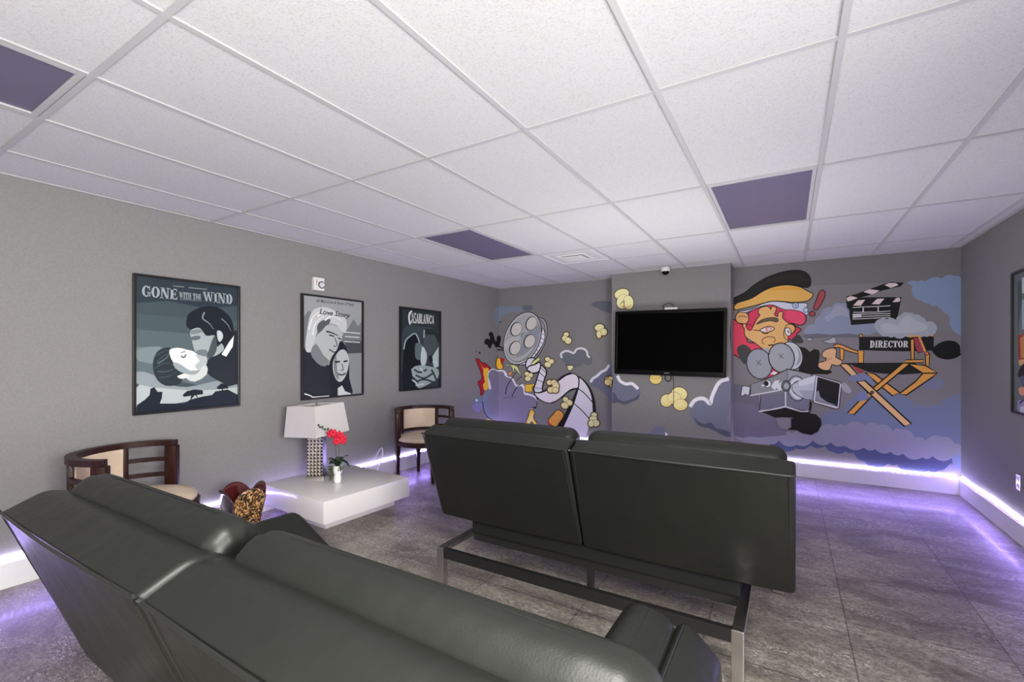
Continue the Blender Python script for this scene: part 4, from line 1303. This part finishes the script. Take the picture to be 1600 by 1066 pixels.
# ================================================================== CEILING THINGS
def ceiling_light(x, y, label):
    r = thing('ceiling_light', label, 'ceiling light', (x + .305, y + .61, ZT), 0, 'recessed ceiling light panels')
    bm = bmesh.new()
    a, b = .305 - .013, .61 - .013
    w = .022
    for c in ((-a, a, -b, -b + w), (-a, a, b - w, b), (-a, -a + w, -b + w, b - w), (a - w, a, -b + w, b - w)):
        box(bm, *c, -.002, .012, bev=.002)
    obj('frame', bm, M['tee'], r)
    obj('diffuser', nbox(-a + w * .8, a - w * .8, -b + w * .8, b - w * .8, .006, .010), M['lens'], r)
    obj('housing', nbox(-a, a, -b, b, .012, .09), M['white'], r)


ceiling_light(.61, 2.44, 'unlit recessed ceiling light panel in the middle, beyond the first grid row')
ceiling_light(3.05, 2.44, 'unlit recessed ceiling light panel above the right half of the far sofa')
ceiling_light(.61, -1.22, 'unlit grey ceiling light panel cut by the picture edge near the left wall')
v = thing('air_vent', 'square white air diffuser set in the ceiling tiles in front of the television', 'vent', (1.525, 3.965, ZT))
bm = bmesh.new()
for s, z in ((.285, .001), (.16, -.005)):
    w = .03
    for c in ((-s, s, -s, -s + w), (-s, s, s - w, s), (-s, -s + w, -s + w, s - w), (s - w, s, -s + w, s - w)):
        box(bm, *c, z, z + .008, bev=.002)
obj('louvre', bm, M['plastic'], v)
obj('center_plate', nbox(-.11, .11, -.11, .11, -.012, -.006, bev=.003), M['plastic'], v)
obj('neck', nbox(-.29, .29, -.29, .29, .0105, .016), mat('vent_shadow_grey', rgb(206, 206, 206), .8), v)
s = thing('security_camera', 'small white and black dome security camera on the ceiling above the television', 'camera', (2.235, YC - .13, ZT - .002))
bm = bmesh.new(); lathe(bm, [(.052, 0), (.055, -.008), (.052, -.045), (.047, -.052)], 24)
obj('housing', bm, M['plastic'], s, angle=40)
bm = bmesh.new(); lathe(bm, [(.044, -.05), (.043, -.062), (.034, -.080), (.018, -.090), (.002, -.093)], 24)
obj('dome', bm, M['gloss'], s, angle=60)

# ================================================================== WALL FITTINGS
hs = thing('alarm_strobe', 'white fire alarm strobe on the wall above the Love Story poster', 'alarm', (XL, 2.185, 2.01))
obj('body', nbox(.001, .045, -.058, .058, 0, .127, bev=.006), M['plastic'], hs)
bm = bmesh.new()
tube(bm, [(.045, .022, .057), (.06, .022, .057), (.068, .022, .057)], .03, 16, smooth=0, r1=.02)
obj('strobe_lens', bm, mat('strobe_glass', rgb(205, 210, 212), .08, coat=.6), hs, angle=40)
bm = bmesh.new(); lathe(bm, [(.030, 0), (.036, .002), (.036, .006), (.030, .007)], 20)
bmesh.ops.rotate(bm, verts=bm.verts, cent=(0, 0, 0), matrix=Matrix.Rotation(PI / 2, 3, 'Y'))
obj('lens_ring', bm, mat('strobe_ring', rgb(70, 70, 72), .4), hs, angle=40, loc=(.0445, .022, .057))
bm = bmesh.new()
for i, z in enumerate((.098, .083, .068, .053)):
    for pl in [_p for _p in font_polys('FIRE'[i])]:
        vs = [bm.verts.new((.0462, -.036 + .012 * a, z - .005 + .011 * b)) for a, b in pl]
        try: bm.faces.new(vs)
        except ValueError: pass
obj('lettering', bm, mat('alarm_red', rgb(150, 50, 50), .5), hs, loc=(0, 0, 0))
ot = thing('wall_outlet', 'polished metal double power outlet low on the right wall', 'outlet', (XR, 4.155, .38))
obj('cover_plate', nbox(-.006, -.0005, -.036, .036, 0, .115, bev=.002), M['chrome'], ot)
for z in (.032, .083):
    soc = obj('socket', nbox(-.009, -.005, -.017, .017, z - .016, z + .016, bev=.002), M['plastic'], ot)
    obj('slots', (lambda b: (box(b, -.0096, -.0088, -.009, -.006, z - .006, z + .006), box(b, -.0096, -.0088, .006, .009, z - .006, z + .006), b)[-1])(bmesh.new()), M['gloss'], soc)
tag(obj('white_cable', ntube([(XL + .03, 2.72, BH + .012), (XL + .035, 2.8, BH + .01), (XL + .02, 2.9, BH + .05), (XL + .012, 2.97, BH + .13), (XL + .018, 3.01, BH + .16), (XL + .012, 3.03, BH + .10), (XL + .03, 3.0, BH + .02), (XL + .03, 2.93, .09), (XL + .04, 2.86, .012), (XL + .04, 2.7, .007)], .0035), M['whitecable']),
    'thin white cord drooping over the baseboard beside the far barrel chair', 'cord')

# ================================================================== SOFAS
def sofa(label, cx, y0, left_arm, right_arm):
    """convertible sofa facing +y; origin on the floor below the rear top seam of its split back"""
    r = thing('sofa', label, 'sofa', (cx, y0, 0), 0, 'black leather split-back sofas')
    # back: two cushions leaning towards the viewer at the top
    prof = round_poly([(0.0, .885), (.10, .930), (.15, .918), (.215, .88), (.42, .37), (.30, .325), (.205, .318)], [.008, .04, .03, .04, .05, .04, .012], 5)
    for x0, x1 in ((-1.003, -.004), (.004, 1.003)):
        bm = bmesh.new(); cushion(bm, prof, x0, x1, .022, 6, .006, 9)
        b = obj('backrest', bm, M['leather'], r, smooth=True)
        # corded seam along the rear top edge and down the rear face
        a, c = x0 + .022, x1 - .022
        obj('piping', ntube([(a, .205, .335), (a, .10, .615), (a + .004, .006, .865), (a + .02, -.003, .885), ((a + c) / 2, -.012, .886), (c - .02, -.003, .885), (c - .004, .006, .865), (c, .10, .615), (c, .205, .335)], .0045, 6, smooth=5), M['seam'], b)
        bm = bmesh.new()
        tube(bm, [(a + .03, .146, .9185), ((a + c) / 2, .148, .9235), (c - .03, .146, .9185)], .0022, 5, smooth=6)
        obj('stitching', bm, M['thread'], b)
        # neck bolster
        rp = [(.215 + .082 * math.cos(t), .872 + .092 * math.sin(t)) for t in [2 * PI * k / 28 for k in range(28)]]
        bm = bmesh.new(); cushion(bm, rp, x0 + .03, x1 - .03, .055, 7, .004, 12)
        # gathers near the ends of the bolster
        for vtx in bm.verts:
            d = min(vtx.co.x - x0 - .03, x1 - .03 - vtx.co.x)
            if d < .24:
                ang = math.atan2(vtx.co.z - .872, vtx.co.y - .215)
                k = .004 * math.sin(ang * 11 + 3 * d) * (1 - d / .24)
                vtx.co.z += k; vtx.co.y += k * .5
        nb = obj('neck_bolster', bm, M['leather'], r, smooth=True)
        bm = bmesh.new()
        for off in (.40, .62):
            ang = PI / 2 + off - .75
            y_, z_ = .215 + .0838 * math.cos(ang), .872 + .0938 * math.sin(ang)
            tube(bm, [(x0 + .10, y_ - .004 * math.cos(ang), z_ - .006), (x0 + .20, y_, z_), ((x0 + x1) / 2, y_, z_ + .0015), (x1 - .20, y_, z_), (x1 - .10, y_ - .004 * math.cos(ang), z_ - .006)], .0018, 5, smooth=4)
        obj('stitching', bm, M['thread'], nb)
    # seat: two cushions and the lining beneath
    sp = round_poly([(.26, .30), (.27, .425), (.97, .435), (1.02, .40), (1.00, .27)], .05, 5)
    for x0, x1 in ((-.80, -.004), (.004, .80)):
        bm = bmesh.new(); cushion(bm, sp, x0, x1, .03, 5, .008, 7)
        obj('seat', bm, M['leather'], r, smooth=True)
    obj('seat_base', nbox(-.78, .78, .235, .97, .225, .315, bev=.012), M['under'], r)

    # arms: a padded inner roll and an outer pad, both hinged at the seat's side
    def arm(side, spec):
        for nm, sp in spec:
            if len(sp) == 3:                        # outline given corner by corner
                c4, ya, yb = [Vector(c) for c in sp[0]], sp[1], sp[2]
                pr_ = round_poly([(a.x, a.y) for a in c4], [.015, .02, .02, .02, .015], 4)
                d, c4 = Vector((0, 1)), [c4[2], c4[2], c4[2]]
            else:
                x_in, z_in, x_out, z_out, th, ya, yb = sp
                d = Vector((x_out - x_in, z_out - z_in)); L = d.length; d.normalize()
                n = Vector((-d.y, d.x))
                A = Vector((x_in, z_in))
                c4 = [A - n * th / 2, A + d * L - n * th / 2, A + d * L + n * th / 2, A + n * th / 2]
                pr_ = round_poly([(a.x, a.y) for a in c4], [.02, th * .45, th * .45, .02], 6)
            bm = bmesh.new(); cushion(bm, pr_, ya, yb, .045, 6, .006, 6)
            for v in bm.verts:                      # profile swept along x -> swept along y
                x, y, z = v.co
                v.co = Vector((side * y, x, z))
            a_ = obj(nm, bm, M['leather'], r, smooth=True)
            bm = bmesh.new()
            e = Vector(((c4[1] + c4[2]) / 2)) + d * .002
            tube(bm, [(side * e.x, ya + .06, e.y), (side * e.x, (ya + yb) / 2, e.y + .002), (side * e.x, yb - .06, e.y)], .0028, 5, smooth=4)
            obj('piping', bm, M['seam'], a_)
    arm(-1, left_arm); arm(1, right_arm)

    # steel base
    bm = bmesh.new()
    box(bm, -.775, .775, -.062, -.028, .175, .230, bev=.002)
    obj('rear_rail', bm, M['blacksteel'], r)
    obj('middle_rail', nbox(-.774, .774, .25, .285, .178, .225, bev=.002), M['blacksteel'], r)
    obj('center_leg', nbox(.005, .04, .25, .28, 0, .18, bev=.002), M['blacksteel'], r)
    for s in (-1, 1):
        obj('side_rail', nbox(s * .795 - .022, s * .795 + .022, -.026, .95, .205, .232, bev=.002), M['chrome'], r)
        obj('leg', nbox(s * .795 - .024, s * .795 + .024, -.066, -.026, 0, .234, bev=.003), M['chrome'], r)
        obj('side_trim', nbox(s * .795 + s * .022 - .002, s * .795 + s * .022 + .002, -.026, .95, .204, .233), M['chrome'], r)
        obj('foot', nbox(s * .925 - .03, s * .925 + .03, .885, .945, 0, .235, bev=.004), M['chrome'], r)
    obj('front_rail', nbox(-.955, .955, .90, .93, .20, .235, bev=.002), M['blacksteel'], r)
    return r


ARM_UP = [('arm_pad', (.715, .36, .755, .60, .165, .36, 1.06)), ('arm_shell', ([(.81, .30), (.815, .535), (.845, .565), (.945, .480), (.955, .30)], .30, 1.10))]
ARM_DOWN = [('arm_pad', (.80, .38, 1.10, .53, .13, .36, 1.06))]
sofa('far black leather sofa facing the television, seen from behind on steel legs', 2.53, 1.5, ARM_UP, ARM_UP)
sofa('near black leather sofa filling the lower left of the picture, seen from above', 2.39, -.27, ARM_DOWN, ARM_UP)


# ================================================================== BARREL CHAIRS
def barrel_chair(label, cx, cy, rz):
    r = thing('barrel_chair', label, 'chair', (cx, cy, 0), rz, 'barrel chairs by the left wall')
    R, top = .315, .785

    def arc(bm, a0, a1, r0, r1, z0, z1, n=20):
        rings = []
        for i in range(n + 1):
            a = math.radians(a0 + (a1 - a0) * i / n)
            c, s = math.cos(a), math.sin(a)
            rings.append([bm.verts.new((q * c, q * s, z)) for q, z in ((r0, z0), (r1, z0), (r1, z1), (r0, z1))])
        for A, B in zip(rings, rings[1:]):
            for k in range(4):
                bm.faces.new((A[k], A[(k + 1) % 4], B[(k + 1) % 4], B[k]))
        bm.faces.new(rings[0]); bm.faces.new(rings[-1])
        return bm
    bm = arc(bmesh.new(), 84, 276, R - .030, R + .020, top - .036, top, 48)
    bmesh.ops.bevel(bm, geom=[e for e in bm.edges if len(e.link_faces) == 2 and e.calc_face_angle(0) > 1], offset=.006, segments=2, affect='EDGES')
    obj('top_rail', bm, M['mahogany'], r, angle=35)
    arc_o = lambda nm, *a: obj(nm, arc(bmesh.new(), *a), M['mahogany'], r, angle=35)
    # arm posts run down into the legs
    for s in (1, -1):
        bm = bmesh.new()
        ang = math.radians(180 - s * 92)
        mt = Matrix.Rotation(ang, 4, 'Z') @ Matrix.Translation((R - .006, 0, 0))
        box(bm, -.024, .024, -.038, .038, .40, top - .036, bev=.005, mtx=mt)
        obj('arm_post', bm, M['mahogany'], r, angle=40)
        bm = bmesh.new()
        rings = []
        for z, w, d in ((.42, .033, .021), (.34, .031, .021), (.28, .024, .019), (.26, .022, .018), (.0, .015, .013)):
            rings.append([bm.verts.new(mt @ Vector((x, y, z))) for x, y in ((-d, -w), (d, -w), (d, w), (-d, w))])
        for A, B in zip(rings, rings[1:]):
            for k in range(4):
                bm.faces.new((A[k], A[(k + 1) % 4], B[(k + 1) % 4], B[k]))
        bm.faces.new(rings[0]); bm.faces.new(rings[-1])
        obj('leg', bm, M['mahogany'], r, angle=50)
        # mid post
        ang2 = math.radians(180 - s * 42)
        bm = bmesh.new()
        box(bm, -.016, .016, -.020, .020, .40, top - .034, bev=.004, mtx=Matrix.Rotation(ang2, 4, 'Z') @ Matrix.Translation((R - .006, 0, 0)))
        obj('back_post', bm, M['mahogany'], r, angle=40)
        for z in (.655, .55):
            a0, a1 = sorted((180 - s * 45, 180 - s * 86))
            arc_o('slat', a0, a1, R - .016, R + .006, z - .013, z + .013)
    for ang in (0, 180):
        bm = bmesh.new()
        mt = Matrix.Rotation(math.radians(ang), 4, 'Z') @ Matrix.Translation((.285, 0, 0))
        rings = []
        for z, w in ((.42, .024), (.32, .024), (.0, .014)):
            rings.append([bm.verts.new(mt @ Vector((x, y, z))) for x, y in ((-w, -w), (w, -w), (w, w), (-w, w))])
        for A, B in zip(rings, rings[1:]):
            for k in range(4):
                bm.faces.new((A[k], A[(k + 1) % 4], B[(k + 1) % 4], B[k]))
        bm.faces.new(rings[0]); bm.faces.new(rings[-1])
        obj('leg', bm, M['mahogany'], r, angle=50)
    arc_o('lower_rail', 139, 221, R - .020, R + .010, .495, .53)
    bm = arc(bmesh.new(), 140.5, 219.5, R - .032, R + .004, .53, top - .036, 18)
    bmesh.ops.bevel(bm, geom=[e for e in bm.edges if len(e.link_faces) == 2 and e.calc_face_angle(0) > 1], offset=.010, segments=3, affect='EDGES')
    obj('back_pad', bm, M['suede'], r, angle=60)
    bm = bmesh.new(); lathe(bm, [(.30, .385), (.325, .392), (.325, .43), (.315, .436), (.29, .436)], 48)
    obj('seat_frame', bm, M['mahogany'], r, angle=40)
    bm = bmesh.new(); lathe(bm, [(.28, .432), (.308, .44), (.312, .458), (.295, .478), (.23, .492), (.12, .499), (.01, .501)], 48)
    obj('seat', bm, M['suede'], r, smooth=True)
    return r


barrel_chair('dark wood barrel chair with cream seat below the GONE WITH THE WIND poster', -.01, .585, math.radians(36))
barrel_chair('dark wood barrel chair with cream seat below the CASABLANCA poster', .0, 3.24, math.radians(-32))

# ================================================================== COFFEE TABLE
ct = thing('coffee_table', 'low square white lacquered coffee table between the two barrel chairs', 'table', (.122, 1.975, 0), math.radians(-3.2))
obj('tabletop', nbox(-.443, .443, -.427, .427, .108, .28, bev=.003), M['lacquer'], ct, angle=40)
obj('plinth', nbox(-.29, .267, -.295, .41, 0, .108, bev=.003), M['lacquer'], ct, angle=40)

# ================================================================== LAMP
TZ = .28
lp = thing('table_lamp', 'table lamp with white square shade and pierced metal base on the coffee table', 'lamp', (-.125, 1.945, TZ), math.radians(34))
LB = .40
obj('foot', nbox(-.078, .078, -.055, .055, 0, .018, bev=.002), M['nickel'], lp)
obj('lattice_body', nbox(-.066, .066, -.044, .044, .018, LB, bev=.002), M['lattice'], lp)
obj('mirror_side', nbox(.0665, .070, -.043, .043, .02, LB - .002), mat('dark_mirror', (.20, .18, .25, 1), .30, metal=.7), lp)
obj('neck', (lambda b: (lathe(b, [(.012, LB), (.012, LB + .04), (.006, LB + .04), (.006, .642), (.002, .643)], 16), b)[-1])(bmesh.new()), M['nickel'], lp, angle=40)
# rectangular shade, turned with a corner to the room and sitting slightly crooked
BOT, TOP = .390, .655
R20 = Matrix.Rotation(math.radians(-26), 3, 'Z')
fwd = Matrix.Rotation(math.radians(-34), 3, 'Z') @ Vector((-sn, cs, 0))
TILT = Matrix.Translation((0, 0, .52)) @ Matrix.Rotation(math.radians(-3.0), 4, fwd) @ Matrix.Translation((0, 0, -.52))
sh = bmesh.new()
rings = []
for z, hx_, hy_ in ((BOT, .188, .195), (TOP, .163, .169)):
    rings.append([sh.verts.new(TILT @ (R20 @ Vector((x, y, z)))) for x, y in ((-hx_, -hy_), (hx_, -hy_), (hx_, hy_), (-hx_, hy_))])
for k in range(4):
    sh.faces.new((rings[0][k], rings[0][(k + 1) % 4], rings[1][(k + 1) % 4], rings[1][k]))
so = obj('lampshade', sh, M['shade'], lp)
md = so.modifiers.new('thick', 'SOLIDIFY'); md.thickness = .004; md.offset = -1
bm = bmesh.new()
for a, b in (((-.159, 0), (.159, 0)), ((0, -.165), (0, .165))):
    tube(bm, [TILT @ (R20 @ Vector((a[0], a[1], TOP - .012))), TILT @ (R20 @ Vector((b[0], b[1], TOP - .012)))], .002, 6, smooth=0)
obj('shade_spider', bm, M['nickel'], so)
bm = bmesh.new(); lathe(bm, [(.006, .636), (.010, .642), (.007, .648), (.012, .655), (.013, .662), (.008, .669), (.002, .671)], 16)
obj('finial', bm, M['nickel'], lp, angle=40)
obj('cord', ntube([(.062, .03, .03), (.085, .02, .03), (.10, .01, .008), (.125, .03, .006), (.15, .08, .012), (.13, .16, .006), (.05, .25, .004)], .003), M['blackcable'], lp)

# ================================================================== ORCHID
oc = thing('potted_orchid', 'red orchid in a small white pot on the coffee table beside the lamp', 'plant', (.185, 1.925, TZ + .0005))
bm = bmesh.new(); lathe(bm, [(.024, 0), (.030, .006), (.033, .03), (.029, .062), (.027, .07), (.034, .085), (.041, .115), (.040, .140), (.043, .148), (.038, .150), (.036, .138), (.01, .135)], 28)
for v in bm.verts:
    a = math.atan2(v.co.y, v.co.x)
    if .0 < v.co.z < .145:
        k = 1 + .04 * math.sin(a * 5 + v.co.z * 90)
        v.co.x *= k; v.co.y *= k
obj('pot', bm, M['pot'], oc, smooth=True)
VR = Vector((cs, sn, 0)); VT = Vector((sn, -cs, 0))      # across the picture / towards the viewer


def leafmesh(base, tip, width, sag, n=8):
    bm = bmesh.new()
    base, tip = Vector(base), Vector(tip)
    d = tip - base
    side = d.cross(Vector((0, 0, 1))); side.normalize()
    prev = None
    for i in range(n + 1):
        t = i / n
        c = base + d * t + Vector((0, 0, sag * 4 * t * (1 - t)))
        w = width * (math.sin(PI * min(1, t * .9 + .08)) ** .7)
        row = [bm.verts.new(c - side * w + Vector((0, 0, .18 * w))), bm.verts.new(c), bm.verts.new(c + side * w + Vector((0, 0, .18 * w)))]
        if prev:
            for k in range(2):
                bm.faces.new((prev[k], prev[k + 1], row[k + 1], row[k]))
        prev = row
    return bm


for dx, dt, dz, w, sg in ((-.075, .02, .06, .028, .03), (-.05, .05, .03, .03, .03), (.09, .0, .09, .028, .025), (.06, .05, .05, .03, .03), (.115, .03, .0, .016, .05), (.0, -.06, .07, .028, .02), (-.02, .07, .04, .026, .02)):
    lf = obj('leaf', leafmesh((0, 0, .14), VR * dx + VT * dt + Vector((0, 0, .14 + dz)), w * 1.25, sg), M['leaf'], oc, smooth=True)
    md = lf.modifiers.new('thick', 'SOLIDIFY'); md.thickness = .002
stems = ([(0, 0, .13), VR * -.015 + Vector((0, 0, .28)), VR * -.02 + VT * .01 + Vector((0, 0, .40)), VR * -.05 + VT * .03 + Vector((0, 0, .45)), VR * -.10 + VT * .05 + Vector((0, 0, .472)), VR * -.145 + VT * .05 + Vector((0, 0, .50))],
         [(.004, 0, .13), VR * .012 + Vector((0, 0, .26)), VR * .022 + VT * .02 + Vector((0, 0, .38)), VR * .045 + VT * .04 + Vector((0, 0, .41))])
for sp_ in stems:
    obj('stem', ntube(sp_, .0028, 6), M['stem'], oc, smooth=True)
for dx, dz in ((-.142, .503), (-.13, .485), (-.108, .488), (-.088, .466), (-.062, .472)):
    bm = bmesh.new()
    bmesh.ops.create_uvsphere(bm, u_segments=10, v_segments=7, radius=.0085, matrix=Matrix.Translation(VR * dx + VT * .05 + Vector((0, 0, dz))))
    obj('bud', bm, M['bud'], oc, smooth=True)


def flower(c, s, ry):
    bm = bmesh.new()
    c = Vector(c)
    Rm = Matrix.Rotation(ry, 3, VT)
    for k in range(5):
        a = 2 * PI * k / 5 + .3
        d = Rm @ (VR * math.cos(a) + Vector((0, 0, math.sin(a))))
        e = d.cross(VT); e.normalize()
        prev = None
        for i in range(6):
            t = i / 5
            w = s * .42 * math.sin(PI * (.12 + .80 * t))
            p0 = c + d * s * t + VT * (.012 * math.sin(PI * t))
            row = [bm.verts.new(p0 - e * w), bm.verts.new(p0 + VT * .004), bm.verts.new(p0 + e * w)]
            if prev:
                for j in range(2):
                    bm.faces.new((prev[j], prev[j + 1], row[j + 1], row[j]))
            prev = row
    o = obj('flower', bm, M['petal'], oc, smooth=True)
    md = o.modifiers.new('thick', 'SOLIDIFY'); md.thickness = .0015
    bm = bmesh.new()
    bmesh.ops.create_uvsphere(bm, u_segments=8, v_segments=6, radius=.007, matrix=Matrix.Translation(c + VT * .012))
    obj('flower_heart', bm, mat('flower_heart_red', (.35, .01, .03, 1), .5), o, smooth=True)


for dx, dt, dz, s_, ry in ((-.045, .03, .425, .040, 0), (-.02, .05, .44, .036, .5), (.01, .04, .41, .040, .2), (.035, .05, .395, .042, .9), (.06, .03, .385, .038, .3), (.02, .07, .37, .036, .6), (.045, .06, .425, .034, .1), (.065, .05, .365, .03, .4)):
    flower(VR * dx + VT * dt + Vector((0, 0, dz)), s_, ry)
for j, (sx_, dl) in enumerate(((-.035, 0), (-.05, .01), (-.03, .02), (.046, .0))):
    bm = bmesh.new()
    L_ = (.11, .08, .125, .04)[j]
    for i in range(44):
        t = random.random()
        p0 = VR * (sx_ - .012 * t + random.uniform(-.014, .014)) + VT * (.035 + random.uniform(-.012, .014)) + Vector((0, 0, .152 - L_ * t + random.uniform(-.003, .004)))
        d = Vector((random.uniform(-1, 1), random.uniform(-1, 1), random.uniform(-.8, .3))).normalized() * .013
        e = d.cross(Vector((.3, .2, 1))).normalized() * .006
        u_ = Vector((0, 0, .002))
        vs = [bm.verts.new(q_) for q_ in (p0, p0 + d * .5 + e, p0 + d, p0 + d * .5 - e)]
        bm.faces.new(vs)
    o = obj('trailing_vine', bm, M['ivy'], oc)
    md = o.modifiers.new('thick', 'SOLIDIFY'); md.thickness = .0012
    obj('vine_stem', ntube([VR * (sx_ * .8) + VT * .02 + Vector((0, 0, .15)), VR * sx_ + VT * .036 + Vector((0, 0, .135)), VR * (sx_ - .012) + VT * .036 + Vector((0, 0, .15 - L_))], .0018, 5), M['ivy'], o)

# ================================================================== SCALLOPED BASKET
bk = thing('scalloped_basket', 'scalloped gold and black basket with dark red inside on the floor beside the coffee table', 'basket', (-.02, 1.235, 0), math.radians(85))
bk.scale = (.92, .92, 1)
for k in range(4):
    bm = bmesh.new()
    nU, nV = 16, 12
    grid = []
    ang = PI / 2 * k
    Rm = Matrix.Rotation(ang, 3, 'Z')
    for j in range(nV + 1):
        row = []
        t = j / nV
        for i in range(nU + 1):
            u = -1 + 2 * i / nU
            H = .395 - .085 * abs(u) ** 2.4
            z = .012 + (H - .012) * t
            half = .082 + .060 * (z / .39) ** 1.1 - (.018 * max(0, (z - .30) / .095))
            out = .075 + .068 * (z / .39) ** 1.2 + .022 * (1 - u * u) * (z / .39)
            row.append(bm.verts.new(Rm @ Vector((u * half, -out, z))))
        grid.append(row)
    for j in range(nV):
        for i in range(nU):
            bm.faces.new((grid[j][i], grid[j][i + 1], grid[j + 1][i + 1], grid[j + 1][i]))
    nm = bmesh.new()
    side_m = M['brocade'] if k in (0, 2) else M['dgloss']
    o = obj('petal_panel', bm, [side_m, M['redlac']], bk, smooth=True)
    # inside faces take the red lacquer
    md = o.modifiers.new('thick', 'SOLIDIFY'); md.thickness = .006; md.offset = -1; md.material_offset = 1; md.material_offset_rim = 1
obj('base', nbox(-.085, .085, -.085, .085, 0, .02, bev=.004), M['redlac'], bk)
